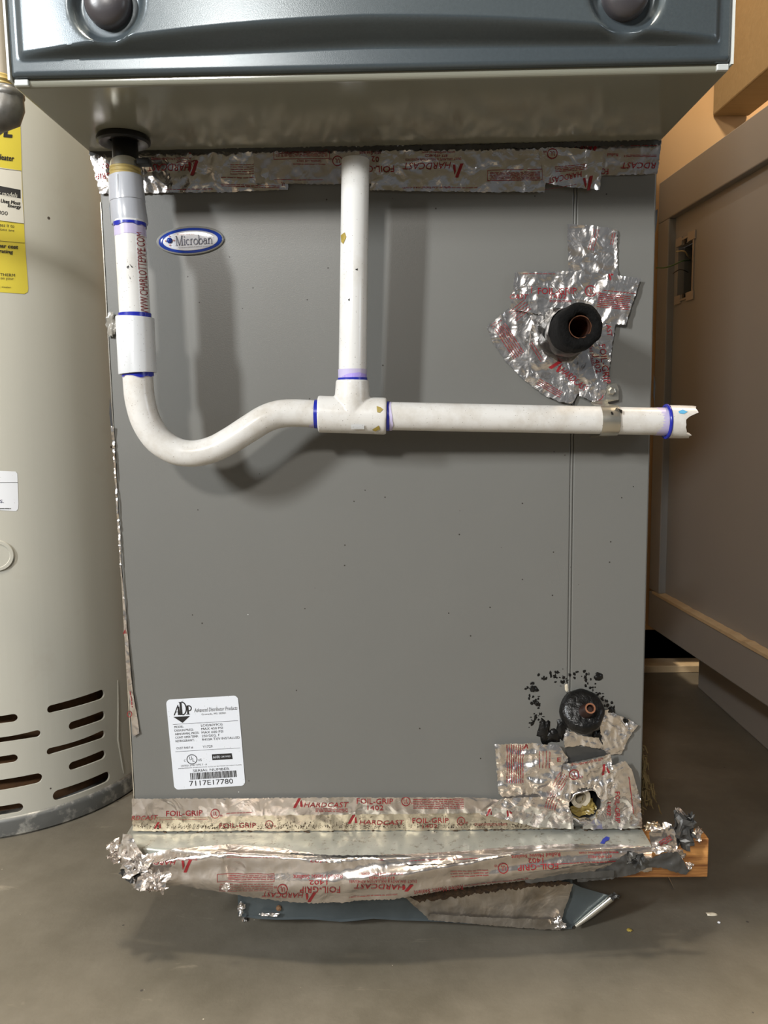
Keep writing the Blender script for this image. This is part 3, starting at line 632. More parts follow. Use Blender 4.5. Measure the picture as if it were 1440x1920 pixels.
# lower edge of the cabinet
def pr_b1(f):
    f.text('RDCAST', 272, 1532, 48, 8, 2, .25).text('FOIL-GRIP', 346, 1524, 68, 10, 1).ul(404, 1524, 8).mark(559, 1504, 18, 18).text('HARDCAST', 612, 1508, 82, 9, 0, .25).hash(622, 1518, 60, 7, 3, 0, 41, .8)
    f.text('FOIL-GRIP', 703, 1501, 68, 10).text('1402', 704, 1513, 30, 9).ul(761, 1501, 8).hash(822, 1506, 94, 20, 6, 0, 42, 1.0).hash(345, 1535, 90, 4, 1, 1, 43, .8).hash(450, 1523, 50, 4, 1, 2, 44, .8)
def pr_b2(f):
    f.mark(296, 1546, 14, 12).text('FOIL-GRIP', 446, 1547, 68, 9).ul(505, 1545, 7).mark(661, 1535, 18, 17).text('HARDCAST', 716, 1541, 82, 8, 0, .25).text('FOIL-GRIP', 807, 1537, 68, 9).text('1402', 806, 1548, 28, 7).ul(864, 1538, 7).hash(920, 1544, 60, 5, 2, 0, 45, .8)
tape([(248, 1527), (400, 1525), (640, 1521), (900, 1518), (1060, 1517)], [(250, 1557), (500, 1557), (800, 1556), (1060, 1552)], .0010, 11.7, .0014, 'foilrust', pr_b2)
tape([(248, 1497), (420, 1496), (640, 1494), (870, 1494), (960, 1499)], [(248, 1532), (420, 1529), (640, 1526), (880, 1524), (965, 1522)], .0026, 12.2, .0014, 'foil2', pr_b1)
# right lower patch round the drain hole
DH = ((1096, 1507, 31, 33),)
def pr_d1(f):
    f.hash(965, 1430, 70, 34, 8, 90, 51, 1.1).hash(1020, 1422, 34, 26, 4, 90, 52, .9).mark(985, 1398, 9, 9).text('E', 1047, 1422, 7, 8)
def pr_d2(f):
    f.ul(1075, 1450, 9).mark(1132, 1441, 16, 20, 20).hash(1050, 1462, 30, 22, 5, 60, 53, .9).hash(1100, 1426, 60, 5, 2, 12, 54, .8)
def pr_d3(f):
    f.text('FOIL-GRIP', 1157, 1512, 60, 9, -88).text('1402', 1141, 1516, 26, 8, -88).stroke([(1178, 1455), (1186, 1522)], 1.2)
tape([(927, 1394), (985, 1391), (1048, 1396), (1064, 1420)], [(934, 1486), (948, 1497), (1010, 1493), (1064, 1492)], .0036, 13.4, .0034, 'foil', pr_d1, holes=DH, size=34)
tape([(935, 1496), (990, 1492), (1070, 1490)], [(900, 1524), (960, 1537), (1000, 1549), (1075, 1552)], .0050, 13.9, .0034, 'foil', lambda f: f.mark(916, 1520, 12, 12).mark(952, 1522, 13, 10, 40).hash(1035, 1500, 30, 24, 5, 70, 55, .9), holes=DH, size=40)
tape([(1056, 1432), (1100, 1424), (1143, 1411), (1146, 1425)], [(1040, 1500), (1090, 1540), (1130, 1520), (1150, 1470)], .0062, 14.8, .0034, 'foil', pr_d2, holes=DH, size=30)
tape([(1130, 1440), (1170, 1424), (1183, 1440), (1200, 1497)], [(1090, 1552), (1130, 1553), (1170, 1552), (1203, 1550)], .0054, 15.6, .0026, 'foil', pr_d3, holes=DH, size=36)
tape([(1122, 1338), (1140, 1330), (1160, 1340), (1195, 1357)], [(1128, 1400), (1140, 1414), (1165, 1412), (1178, 1382)], .0008, 16.2, .0024, 'foil', None, size=30)
tape([(1056, 1366), (1090, 1378), (1122, 1382)], [(1057, 1400), (1090, 1397), (1132, 1404)], .0014, 17.3, .0020, 'foil', None, size=28)
tape([(1058, 1396), (1075, 1398), (1130, 1403)], [(1064, 1430), (1090, 1424), (1138, 1414)], .0008, 17.9, .0007, 'foilback', None, size=60)
# thin foil edge strip wrapped round the left corner
tape([(209, 800), (216, 900), (222, 1000), (226, 1062)], [(214, 800), (219, 900), (226, 1000), (229, 1062)], .0012, 18.4, .0016, 'foil', None, size=16, step=2.2, jag=1.4)
tape([(226, 1062), (231, 1120), (233, 1180), (238, 1260), (246, 1345), (250, 1381)], [(228, 1062), (234, 1120), (239, 1180), (249, 1290), (257, 1340), (262, 1374)], .0012, 19.4, .0014, 'foil2', lambda f: f.hash(247, 1310, 30, 4, 1, -82, 61, 1.2).mark(235, 1184, 6, 8).ring(244, 1338, 4, 5, 1.2), size=30, step=2.2, jag=.8)
# sealant blob at the left edge, black gaps
crumple('sealant_blob', PY(208, 608, -0.004), (Vector((.011, 0, -.003)), Vector((.004, 0, .024))), M['sealant'], coil, 3.1, 0.0035, 12, 'pale stringy sealant blob')
for g in ([(206, 742), (209, 770), (211, 800), (208, 800), (205, 775)], [(1229, 395), (1233, 392), (1232, 415), (1228, 440)], [(1226, 700), (1229, 720), (1227, 760), (1225, 740)]):
    Flat().poly(g).build('edge_gap', lambda x, y: PY(x, y, -0.0008), M['black'], coil, 'dark open joint along the cabinet edge')

# --- oval badge
def emap(off): return lambda x, y: PY(357, 451, -off) + Vector(((x)*5.30e-4, 0, -(y)*5.30e-4 + x*5.3e-4*0.035))
def dome(name, rx, ry, y0, h, m, parent, n=48):
    q = MB(); prof = [(0, 1.0), (h*.45, .985), (h*.8, .94), (h, .86), (h*1.06, .5), (h*1.08, 0.02)]
    vs = []
    for t, r in prof:
        for k in range(n):
            a = 2*PI*k/n; vs.append(emap(y0+t)(rx*r*math.cos(a), ry*r*math.sin(a)))
    fs = [(i*n+k, i*n+(k+1) % n, (i+1)*n+(k+1) % n, (i+1)*n+k) for i in range(len(prof)-1) for k in range(n)]; fs.append(tuple((len(prof)-1)*n+k for k in range(n)))
    return link(name, mesh(vs, fs), m, parent, None, smooth=45)
badge = dome('badge', 62.5, 25.6, 0.0002, 0.0030, M['clear'], coil); badge['label'] = 'oval blue and white badge'
dome('badge_border', 60.5, 23.6, 0.0008, 0.0030, M['badgeblue'], badge)
dome('badge_face', 50.5, 17.6, 0.0037, 0.0010, M['badgewhite'], badge)
f = Flat()
X = -25.5
def serif(x, y, w): f.stroke([(x-w/2, y), (x+w/2, y)], 0.9)
BL, XH, AS = 7.0, -2.8, -8.6           # baseline, x-height, ascender
f.stroke([(X, BL), (X+.6, AS+.3)], 1.0).stroke([(X+.4, AS), (X+6, BL)], 2.0).stroke([(X+6, BL), (X+11.2, AS)], .9).stroke([(X+11.6, BL), (X+11.2, AS)], 2.0)
serif(X, BL, 4); serif(X+11.6, BL, 4.6); serif(X-.3, AS, 3.4); serif(X+12.2, AS, 3.4)
f.stroke([(X+17, BL), (X+17, XH)], 1.8); f.disc(X+17, AS+1.4, 1.2, n=10); serif(X+17, BL, 4.2); serif(X+16.2, XH, 2)
f.ring(X+24, 2.2, 3.6, 4.6, 1.5, 50, 320)
f.stroke([(X+30.5, BL), (X+30.5, XH)], 1.7); serif(X+30.5, BL, 4); f.ring(X+33.2, .2, 2.7, 2.9, 1.2, 190, 300)
f.ring(X+40.5, 2.2, 4.2, 4.7, 1.5); f.stroke([(X+47.5, BL), (X+47.5, AS)], 1.7); serif(X+46.8, AS, 2); f.ring(X+51, 2.2, 3.8, 4.7, 1.4)
f.ring(X+60, 3.8, 3.0, 3.2, 1.3); f.stroke([(X+63.2, BL), (X+63.2, XH+2)], 1.6); f.ring(X+60.6, 0.2, 2.8, 3, 1.1, 190, 360); serif(X+64, BL, 2)
f.stroke([(X+68, BL), (X+68, XH)], 1.7); serif(X+68, BL, 4); f.ring(X+71.3, 1.0, 3.2, 3.8, 1.3, 180, 360); f.stroke([(X+74.5, BL), (X+74.5, .5)], 1.6); serif(X+74.5, BL, 3.6)
f.disc(X+78, -4, .7, n=8)
f.build('badge_lettering', lambda x, y: emap(0.0056)(x*.86-3.5, y), M['navy'], badge)
f = Flat().text('antimicrobial product protection', 10.5, 11.2, 66, 2.6); f.build('badge_lettering', emap(0.0056), M['greyink'], badge)
f = Flat().text('Protected by:', -8, -11.4, 32, 3.4)
for a in range(4):
    c, s_ = math.cos(a*PI/2), math.sin(a*PI/2)
    f.poly([(-38 + 9.6*c, -2 + 9.6*s_), (-38 + 7.0*c - 2.0*s_, -2 + 7.0*s_ + 2.0*c), (-38 + 7.0*c + 2.0*s_, -2 + 7.0*s_ - 2.0*c)])
f.build('badge_lettering', emap(0.0056), M['badgered'], badge)
q = MB().lathe(emap(0.0048)(-38, -2), (0, -1, 0), [(0, 0.0028), (0.0012, 0.0024), (0.0018, 0.0012), (0.0019, 0)], 20); q.build('badge_globe', M['badgeblue'], badge, smooth=60)

# --- rating label
Q = [(311, 1312), (446, 1304), (460, 1473), (327, 1481)]
def lab(u, v, off=0.0008):    # u, v in 0..1
    a = [Q[0][k] + (Q[1][k]-Q[0][k])*u for k in (0, 1)]; b = [Q[3][k] + (Q[2][k]-Q[3][k])*u for k in (0, 1)]
    return PY(a[0] + (b[0]-a[0])*v, a[1] + (b[1]-a[1])*v, -off)
rl = []
for cx, cy, a0 in ((.06, .05, 180), (.94, .05, 270), (.94, .95, 0), (.06, .95, 90)):
    for k in range(6):
        a = math.radians(a0 + 90*k/5); rl.append((cx + .06*math.cos(a), cy + .05*math.sin(a)))
n = len(rl); vs = [lab(u, v, .0006) for u, v in rl] + [lab(u, v, 0.0) for u, v in rl]
label_o = link('rating_label', mesh(vs, [tuple(range(n))] + [(i, (i+1) % n, n+(i+1) % n, n+i) for i in range(n)]), M['white'], coil, 'white printed rating label')
f = Flat()  # label space 137 x 169
lm = lambda x, y: lab(x/137, y/169)
def adp(f):
    f.poly([(12, 30), (14, 30), (23, 11), (21, 11)]).poly([(20, 30), (25, 30), (24, 14), (21, 14)]).stroke([(15, 24), (21, 24)], .9)
    f.poly([(25, 30), (29, 30), (29, 6), (25, 6)]).ring(29, 18, 8, 12, 2.2, -90, 90, 16).stroke([(24, 6.6), (31, 6.6)], 1.2).stroke([(24, 29.6), (31, 29.6)], 1.2)
    f.poly([(38, 30), (41.5, 30), (41.5, 13), (38, 13)]).ring(41.5, 18.5, 5, 4.8, 2, -90, 90, 12).stroke([(36, 29.6), (43, 29.6)], 1)
    f.poly([(11, 33), (43, 33), (27.5, 45)])
adp(f)
f.text('7117E17780', 72, 159, 84, 9.5).text('SERIAL NUMBER', 74, 135.6, 70, 4.6)
rnd = random.Random(5); x = 33.0
while x < 121:
    w = rnd.choice((.8, .8, 1.6, 2.2)); f.poly([(x, 139.6), (x+w, 139.6), (x+w, 152), (x, 152)]); x += w + rnd.choice((.8, .9, 1.5))
for i, (a, b, bw_) in enumerate((('MODEL:', 'LC42/60Y9CG', 41), ('DESIGN PRESS:', 'MAX 450 PSI', 41), ('ABNORMAL PRESS:', 'MAX 600 PSI', 41), ('CONT OPER TEMP:', '250 DEG. F', 34), ('REFRIGERANT:', 'R410A TXV INSTALLED', 72))):
    y = 52 + i*6.6; aw = {0: 18, 1: 36, 2: 46, 3: 44, 4: 36}[i]
    f.text(a, 11 + aw/2, y, aw, 4.1).text(b, 62 + bw_/2, y, bw_, 4.4)
f.text('CUST PART #', 27, 92, 32, 4.2).text('Y1729', 71, 92, 19, 4.6)
f.stroke([(9, 47), (133, 47)], .6).stroke([(9, 98), (133, 98)], .6)
f.ring(39, 114, 9.6, 8.6, 1.3).text('U', 36.6, 112, 4.6, 7).text('L', 42, 115, 4, 7).text('C', 25, 116, 3.2, 4.4).text('US', 54, 116, 7, 4.4)
f.poly([(78, 107), (116, 107), (117, 118), (78, 118)])
f.build('label_print', lm, M['ink'], label_o, maxlen=30)
f = Flat().text('Advanced Distributor Products', 93, 23, 82, 7.4, 0, .18).text('Grenada, MS 38901', 88, 31.5, 46, 4).text('LISTED 3F48 TYPE 7 - A', 42, 125, 50, 3.2).text('(REFRIGERANT EVAPORATOR ALSO AS SECTION OF HEAT PUMP)', 72, 130, 122, 2.4)
f.build('label_print', lm, M['greyink'], label_o, maxlen=30)
f = Flat().text('AHRI', 86, 112.5, 13, 5).text('CERTIFIED', 104, 112.5, 19, 3); f.build('label_print', lambda x, y: lab(x/137, y/169, .0011), M['white'], label_o, maxlen=30)

# --- insulated suction line stub
b0 = PY(1055, 628, 0.0); e0 = PY(1089, 611, -0.073)
ax = (e0 - b0).normalized(); Ls = (e0-b0).length
sl = MB().lathe(b0 - ax*0.004, ax, [(0, 0.0205), (0.012, 0.0212), (0.03, 0.0208), (0.05, 0.0210), (Ls-0.002, 0.0206), (Ls+0.003, 0.0196), (Ls+0.004, 0.0165), (Ls+0.0036, 0.0118), (Ls-0.001, 0.0104), (Ls-0.055, 0.0104)], 56, jit=0.0018, seed=2.0)
sleeve = sl.build('suction_line', M['foam'], coil, 'suction stub in thick black foam', smooth=180)
c0 = b0 + ax*0.0035 + Vector((0.0006, 0, -0.0004))
MB().lathe(c0, ax, [(0, 0.0088), (Ls-0.008, 0.0094), (Ls-0.008, 0.0102), (0, 0.0102)], 40, close=True).build('copper_tube', M['copper'], sleeve, 'copper tube end', smooth=40)
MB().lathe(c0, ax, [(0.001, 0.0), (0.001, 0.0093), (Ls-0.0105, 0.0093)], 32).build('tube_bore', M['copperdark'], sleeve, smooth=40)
MB().lathe(b0 + ax*0.016, ax, [(0, 0.0205), (0.004, 0.0222), (0.010, 0.0226), (0.017, 0.0222), (0.022, 0.0208)], 48, jit=0.0022, seed=5.0).build('mastic_wrap', M['smear'], sleeve, 'smeared grey shiny band', smooth=180)
MB().lathe(b0 - ax*0.002, ax, [(0, 0.0265), (0.004, 0.0258), (0.010, 0.0244), (0.017, 0.0230), (0.024, 0.0205)], 56, jit=0.005, seed=9.0).build('mastic_collar', M['mastic'], sleeve, 'glossy black mastic collar', smooth=180)
# --- liquid line stub
g0 = PY(1088, 1337, 0.0); g1 = PY(1093, 1332, -0.014); ga = (g1-g0).normalized()
lq = MB().lathe(g0, ga, [(0, 0.0185), (0.004, 0.0195), (0.008, 0.0222), (0.013, 0.0225), (0.018, 0.0205), (0.0205, 0.015), (0.0195, 0.011), (0.021, 0.0065), (0.021, 0.0)], 44, jit=0.0012, seed=4.0)
lqo = lq.build('liquid_line', M['mastic'], coil, 'black rubber grommet round a small copper tube', smooth=60)
la = (PY(1107, 1328, -0.043) - PY(1098, 1334, -0.018)); lb = PY(1098, 1334, -0.018)
la_n = la.normalized()
MB().lathe(lb, la_n, [(-0.003, 0.0072), (la.length*0.5, 0.0062), (la.length*0.62, 0.0052), (la.length-.0015, 0.0050), (la.length-.0015, 0.0035), (la.length-0.018, 0.0035)], 28).build('copper_tube', M['agedcopper'], lqo, 'narrow darkened copper tube', smooth=40)
MB().lathe(lb, la_n, [(la.length-.0016, .0036), (la.length-.0016, .0051), (la.length, .0051), (la.length, .0036)], 28, close=True).build('copper_rim', M['copper'], lqo, 'bright cut copper rim', smooth=40)
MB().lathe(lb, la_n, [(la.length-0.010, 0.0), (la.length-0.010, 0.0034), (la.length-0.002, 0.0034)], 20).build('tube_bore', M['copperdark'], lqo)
# --- drain port
dp = MB().lathe((drain_c.x, 0.016, drain_c.z), (0, 1, 0), [(-0.014, 0.0170), (0.05, 0.0170), (0.05, 0.0)], 36).build('drain_port', M['black'], coil, 'dark drain opening with yellow resin', smooth=40)
dn = drain_c
MB().lathe((dn.x-0.0025, 0.006, dn.z+0.003), (-0.15, 1, 0.05), [(0.0, 0.0062), (0.0, 0.0108), (0.03, 0.0108), (0.03, 0.0062)], 36, close=True, jit=0.0006).build('drain_tube', M['creamtube'], dp, 'cream plastic tube end', smooth=40)
crumple('resin_lump', (dn.x-0.001, 0.006, dn.z-0.0095), (Vector((.027, 0, 0)), Vector((0, .004, .014))), M['yellowgunk'], dp, 2.2, 0.004, 18, 'yellow hardened resin')
crumple('resin_lump', (dn.x+0.006, 0.009, dn.z-0.006), (Vector((.018, 0, 0)), Vector((0, .004, .016))), M['yellowgunk'], dp, 6.2, 0.004, 16, 'yellow hardened resin')
MB().lathe((dn.x, 0.0, dn.z), (0, -1, 0), [(0, 0.0170), (0.004, 0.0172), (0.007, 0.0182), (0.006, 0.0196), (0.0, 0.0205)], 40, jit=0.004, seed=7.0).build('foil_collar', M['foil'], dp, 'crumpled foil lip', smooth=180)

# --- black mastic smears round the liquid line
def blob(cx, cy, rx, ry, seed, n=22, thick=0.003):
    vs = [PY(cx, cy, -thick)]; ring = []
    for lv, (rr, th) in enumerate(((.62, thick*.9), (1.0, 0.0001))):
        for k in range(n):
            a = 2*PI*k/n; q = rr*(1 + .55*noise.noise(Vector((math.cos(a)*1.6, math.sin(a)*1.6, seed))) + .25*noise.noise(Vector((math.cos(a)*5, math.sin(a)*5, seed))))
            vs.append(PY(cx + rx*q*math.cos(a), cy + ry*q*math.sin(a), -th))
    fs = [(0, 1+k, 1+(k+1) % n) for k in range(n)] + [(1+k, 1+n+k, 1+n+(k+1) % n, 1+(k+1) % n) for k in range(n)]
    return vs, fs
for i, (cx, cy, rx, ry) in enumerate(((1022, 1372, 13, 22), (1036, 1380, 18, 13), (1053, 1370, 9, 18), (1118, 1385, 11, 20), (1126, 1394, 7, 14), (1146, 1333, 7, 8), (1172, 1352, 8, 6), (1122, 1269, 8, 8), (1001, 1292, 8, 7))):
    vs, fs = blob(cx, cy, rx, ry, i*1.37); link('mastic_blob', mesh(vs, fs), M['mastic'], coil, None, smooth=60)
rnd = random.Random(11); sm = MB()
path = [(992, 1290), (1000, 1305), (1007, 1320), (1003, 1340), (1000, 1352), (994, 1355), (1012, 1347), (1020, 1275), (1035, 1270), (1050, 1268), (1062, 1275), (1075, 1265), (1095, 1262), (1100, 1282), (1112, 1290), (1120, 1300), (1128, 1304), (1136, 1315), (1140, 1322), (1010, 1310), (1008, 1318), (1045, 1262), (1053, 1280), (998, 1286)]
for cx, cy in path:
    for _ in range(5):
        vs, fs = blob(cx + rnd.gauss(0, 5), cy + rnd.gauss(0, 4), rnd.uniform(.8, 3.2), rnd.uniform(.8, 3.6), rnd.uniform(0, 50), 9, 0.0007); sm.add(vs, fs)
o = link('mastic_specks', mesh(sm.v, sm.f), M['mastic'], coil); o['kind'] = 'stuff'
vs, fs = blob(1062, 1290, 4, 7, 3.3, 14, .0006); link('sealant_dab', mesh(vs, fs), M['creamtube'], coil, 'tan sealant dab')
# frayed insulation liner showing at the lower right side
fb = MB(); rnd = random.Random(3)
for i in range(420):
    t = rnd.random(); x0 = CX1 + rnd.uniform(-.001, .005 + .024*t); zz = 0.205 - 0.075*t
    y0 = 0.03 + rnd.uniform(0, .05)
    a = Vector((x0, y0, zz)); b = a + Vector((rnd.uniform(.001, .007), rnd.uniform(-.01, .006), -rnd.uniform(.006, .018))); c_ = (a+b)/2 + Vector((rnd.gauss(0, .002),)*3)
    if b.z < 0.123: b.z = 0.123
    fb.tube([a, c_, b], [0.0009, 0.0011, 0.0005], 4)
o = fb.build('insulation_liner', M['fibre'], coil, 'frayed brown fibre insulation'); o['kind'] = 'stuff'

# ================================================================== CONDENSATE DRAIN
def mpp(px, py, y):
    return float(np.dot(ROT[2], np.array(PY(px, py, y)) - CAM))/FPX
drain = thing('drain_pipe', 'white plastic drain pipe with trap, tee and open standpipe on cabinet front', 'drain pipe', PY(660, 780, -0.045))
YL = -0.066
def seg(pts, ys, wpx, name, m, label=None, n=28, cap=True, par=None):
    P = [PY(x, y, yy) for (x, y), yy in zip(pts, ys)]
    R = [w/2*mpp(x, y, yy) for (x, y), yy, w in zip(pts, ys, wpx)]
    return MB().tube(P, R, n, cap).build(name, m, par or drain, label, smooth=40)
gy = -0.044
gc = PZ(231.5, 263, HT-0.003); gy = gc.y
gr = MB().lathe((gc.x, gc.y, HT), (0, 0, -1), [(0, 0.0225), (0.0022, 0.0238), (0.0050, 0.0236), (0.0065, 0.0215), (0.0058, 0.0150), (0.003, 0.0120)], 44)
gr.build('rubber_grommet', M['rubber'], drain, 'black rubber grommet ring', smooth=40)
seg([(233.5, 258), (235, 285), (236.5, 312)], [gy, gy-.004, gy-.008], [47, 47.5, 48], 'rubber_hose', M['rubber'], 'short black rubber tube')
hp = PY(258, 304, gy-0.012)
MB().box((hp.x, hp.y-0.004, hp.z-0.0028), (hp.x+0.011, hp.y+0.006, hp.z+0.0028)).build('clamp_lug', M['black'], drain, 'black clamp lug', bevel=0.001)
seg([(234.6, 309), (234.8, 314), (235, 322)], [gy-.008, gy-.009, gy-.010], [54, 55, 56], 'hose_clamp', M['zinc'], 'silver clamp band')
nt = []; nw = []
for i in range(13):
    t = i/12; nt.append((234.8 + t*.5, 315 + 20*t)); nw.append(55 + 2.6*(1 if (i % 4) in (1, 2) else 0))
seg(nt, [gy-.010]*13, nw, 'thread_tape', M['brasstape'], 'yellow threaded adapter')
ya = YL+0.004
seg([(235.4, 332.5), (235.6, 334), (238.6, 376), (239.0, 378.5), (239.2, 381), (243.6, 419), (243.8, 421.5)], [gy-.012, gy-.012, (gy+YL)/2-.004, (gy+YL)/2-.004, (gy+YL)/2-.004, ya, ya], [60, 63, 65.5, 65.8, 64.2, 67, 64], 'adapter_coupling', M['greypvc'], 'grey plastic adapter coupling')
f = Flat().poly([(204.6, 383), (210.5, 384), (212, 417), (207.5, 416)])
def adm(x, y):
    t = (y-333)/88; xc = 235.4 + 8.2*t; w = (63.5+3.8*t)/2; yy = gy-.012 + (ya-(gy-.012))*t
    u = max(-.98, min(.98, (x-xc)/w)); r = w*mpp(xc, y, yy)+0.0003
    q = PY(xc, y, yy); return q + Vector((r*u, -r*math.sqrt(1-u*u), 0))
f.build('adapter_print', adm, M['lightblue'], drain, 'light blue printed strip')
Flat().stroke([(232, 336), (233, 370)], 1.0).build('mould_line', adm, M['greyink'], drain)
up = seg([(242.9, 415), (252.6, 584), (253.2, 597)], [YL]*3, [57, 56.4, 56.4], 'upper_pipe', M['pvc'], 'white pipe with red lettering')
def upm(x, y):
    t = (y-415)/169; xc = 242.9 + 9.7*t; w = (57-.6*t)/2; u = max(-.985, min(.985, (x-xc)/w)); r = w*mpp(xc, y, YL)+0.0003
    q = PY(xc, y, YL); return q + Vector((r*u, -r*math.sqrt(1-u*u), 0))
f = Flat().text('WWW.CHARLOTTEPIPE.COM', 272.0, 518, 156, 10.0, 93.4); f.build('pipe_print', upm, M['red'], up, 'red printed lettering', maxlen=4)
f = Flat().poly([(247, 506), (250, 503), (251.5, 506), (249, 509)]).poly([(252, 500), (256, 507), (257.5, 506), (255, 503)]).poly([(252, 522), (254, 528), (253, 528)]); f.build('dirt_fleck', upm, M['mastic'], up)
def band(px, py, yy, w, axis, h0, h1, m, name, label=None, wav=0.0, par=None, r_add=0.0002):
    """A painted ring round a pipe: from h0 to h1 along the axis, with a wavy edge."""
    o = PY(px, py, yy); r = w/2*mpp(px, py, yy)+r_add; ax_ = Vector(axis).normalized(); u = ax_.orthogonal().normalized(); v = ax_.cross(u); n = 40; vs = []
    for k in range(n):
        a = 2*PI*k/n; d = u*math.cos(a)+v*math.sin(a); j = wav*noise.noise(Vector((math.cos(a)*2, math.sin(a)*2, px*.1)))
        vs += [o + ax_*h0 + d*r, o + ax_*(h1+j) + d*r]
    return link(name, mesh(vs, [(2*k, 2*k+1, 2*((k+1) % n)+1, 2*((k+1) % n)) for k in range(n)]), m, par or drain, label, smooth=60)
DN = (0, 0, -1)
band(243.5, 421, YL, 57, DN, 0, 0.0105, M['primer'], 'primer_stain', 'pale purple primer stain', .002)
band(243.5, 421, YL, 57.6, DN, -0.001, 0.0020, M['cement'], 'cement_ring', 'blue pipe cement', .0030, r_add=.0006)
cpl = seg([(253.0, 595.2), (253.0, 596), (258.2, 699.3), (258.3, 700.2)], [YL]*4, [69, 70.2, 69.6, 68], 'coupling', M['pvcw'], 'plain white coupling')
band(252.8, 591, YL, 58.2, DN, -0.0014, 0.003, M['cement'], 'cement_ring', 'blue pipe cement', .002, r_add=.0005)
band(258.3, 700, YL, 56.6, DN, -0.002, 0.0030, M['cement'], 'cement_ring', 'blue pipe cement', .0025, r_add=.0005)
band(258.3, 700, YL, 56.2, DN, 0, 0.0035, M['primer'], 'primer_stain', 'pale purple primer stain', .003)
# trap bend
tp = [(258.3, 697), (259.5, 720), (263, 752), (274, 790), (296, 824), (328, 845), (362, 850.5), (398, 843), (430, 827), (465, 805), (496, 786), (524, 776.5), (555, 774.5), (600, 776.5)]
tw = [55.6, 55.6, 55.4, 55, 53.5, 51.5, 49.5, 49.5, 50.5, 51.5, 52, 52, 51.6, 50.6]
ty = [YL, YL, YL, YL, YL+.001, YL+.002, YL+.003, YL+.005, YL+.007, YL+.010, YL+.013, YL+.016, YL+.018, -0.046]
sp = smooth_path([Vector((x, y, w)) for (x, y), w in zip(tp, tw)], 5); sy = smooth_path([Vector((y, 0, 0)) for y in ty], 5)
trap = MB().tube([PY(v.x, v.y, q.x) for v, q in zip(sp, sy)], [v.z/2*mpp(v.x, v.y, q.x) for v, q in zip(sp, sy)], 32).build('trap_bend', M['pvct'], drain, 'dirty white trap bend', smooth=60)
# tee
TY = -0.046
tm = MB(); tR = 34.6*mpp(660, 778, TY)
def T(x, y, dy=0.0): return PY(x, y, TY+dy)
bm1 = MB().tube([T(597, 776.5), T(598.5, 776.5), T(660, 778.5), T(721, 780.3), T(724.8, 780.4)], [tR*.97, tR, tR*.985, tR, tR*.96], 44)
bm2 = MB().tube([T(660.3, 776), T(660.6, 745), T(660.8, 716), T(660.8, 712.4)], [tR*.99, 33.2*mpp(660, 745, TY), 31.2*mpp(660, 716, TY), 30*mpp(660, 712, TY)], 44)
me = mesh(bm1.v, bm1.f); bmx = bmesh.new(); bmx.from_mesh(me); bmesh.ops.recalc_face_normals(bmx, faces=bmx.faces); bmx.to_mesh(me); bmx.free()
to = bpy.data.objects.new('tee', me); COL.objects.link(to)
me2 = mesh(bm2.v, bm2.f); bmx = bmesh.new(); bmx.from_mesh(me2); bmesh.ops.recalc_face_normals(bmx, faces=bmx.faces); bmx.to_mesh(me2); bmx.free()
t2 = bpy.data.objects.new('tee2', me2); COL.objects.link(t2)
md = to.modifiers.new('u', 'BOOLEAN'); md.operation = 'UNION'; md.solver = 'EXACT'; md.object = t2
md = to.modifiers.new('r', 'REMESH'); md.mode = 'VOXEL'; md.voxel_size = 0.0008
md = to.modifiers.new('s', 'SMOOTH'); md.iterations = 5; md.factor = 0.5
bpy.context.view_layer.update(); me = evaluated(to); bpy.data.objects.remove(to); bpy.data.objects.remove(t2)
tee = link('tee', me, M['pvct'], drain, 'white tee fitting', smooth=180)
def teem(x, y, off=0.0004):
    yc = 776.5 + (x-597)*.031; r = tR; d = (PY(x, yc, TY).z - PY(x, y, TY).z)/r; d = max(-.98, min(.98, d))
    q = PY(x, y, TY); return Vector((q.x, TY - (r+off)*math.sqrt(1-d*d), PY(x, yc, TY).z - (r+off)*d))
Flat().poly([(660, 795), (684, 795), (684, 803), (660, 803)]).build('mould_pad', lambda x, y: teem(x, y, .0009), M['pvcw'], tee, 'small raised pad')
Flat().poly([(707, 762), (714, 764), (719, 768), (713, 774), (708, 773)]).poly([(698, 805), (711, 797), (713, 804), (704, 808)]).build('yellow_stain', teem, M['stain'], tee, 'yellow primer stain')
XR = (1, 0, -0.03)
band(598.5, 776.5, TY, 51, XR, -0.0042, 0.001, M['cement'], 'cement_ring', 'blue pipe cement', .001, r_add=.0007)
band(590, 776.3, TY, 50.8, XR, -0.0045, 0.002, M['primer'], 'primer_stain', 'pale purple primer stain', .002)
run = seg([(720, 780), (1251, 790.5)], [TY, -0.037], [53, 51.5], 'run_pipe', M['pvct'], 'dirty white horizontal pipe')
band(724, 780.4, TY, 53.2, XR, -0.001, 0.0028, M['cement'], 'cement_ring', 'blue pipe cement', .001, r_add=.0007)
band(728, 780.5, TY, 53.2, XR, 0.0, 0.0035, M['primer'], 'primer_stain', 'pale purple primer stain', .003)
st = seg([(660.8, 718), (661.5, 690), (666.6, 300.5), (666.6, 299)], [TY, TY, -0.050, -0.050], [53, 53, 52.4, 50], 'standpipe', M['pvc'], 'white open standpipe')
def stm(x, y):
    t = (690-y)/390; xc = 661.5 + 5.1*t; w = 26.5; yy = TY-.004*t; u = max(-.98, min(.98, (x-xc)/w)); r = w*mpp(xc, y, yy)+.0003
    q = PY(xc, y, yy); return q + Vector((r*u, -r*math.sqrt(1-u*u), 0))
Flat().poly([(640, 443), (648, 440), (651, 449), (645, 461), (641, 456)]).build('yellow_stain', lambda x, y: stm(x, y), M['stain'], st, 'faint yellow smear')
Flat().poly([(667, 510), (672, 508), (671, 512)]).poly([(654, 565), (657, 563), (657, 567), (655, 568)]).build('dirt_fleck', stm, M['mastic'], st)
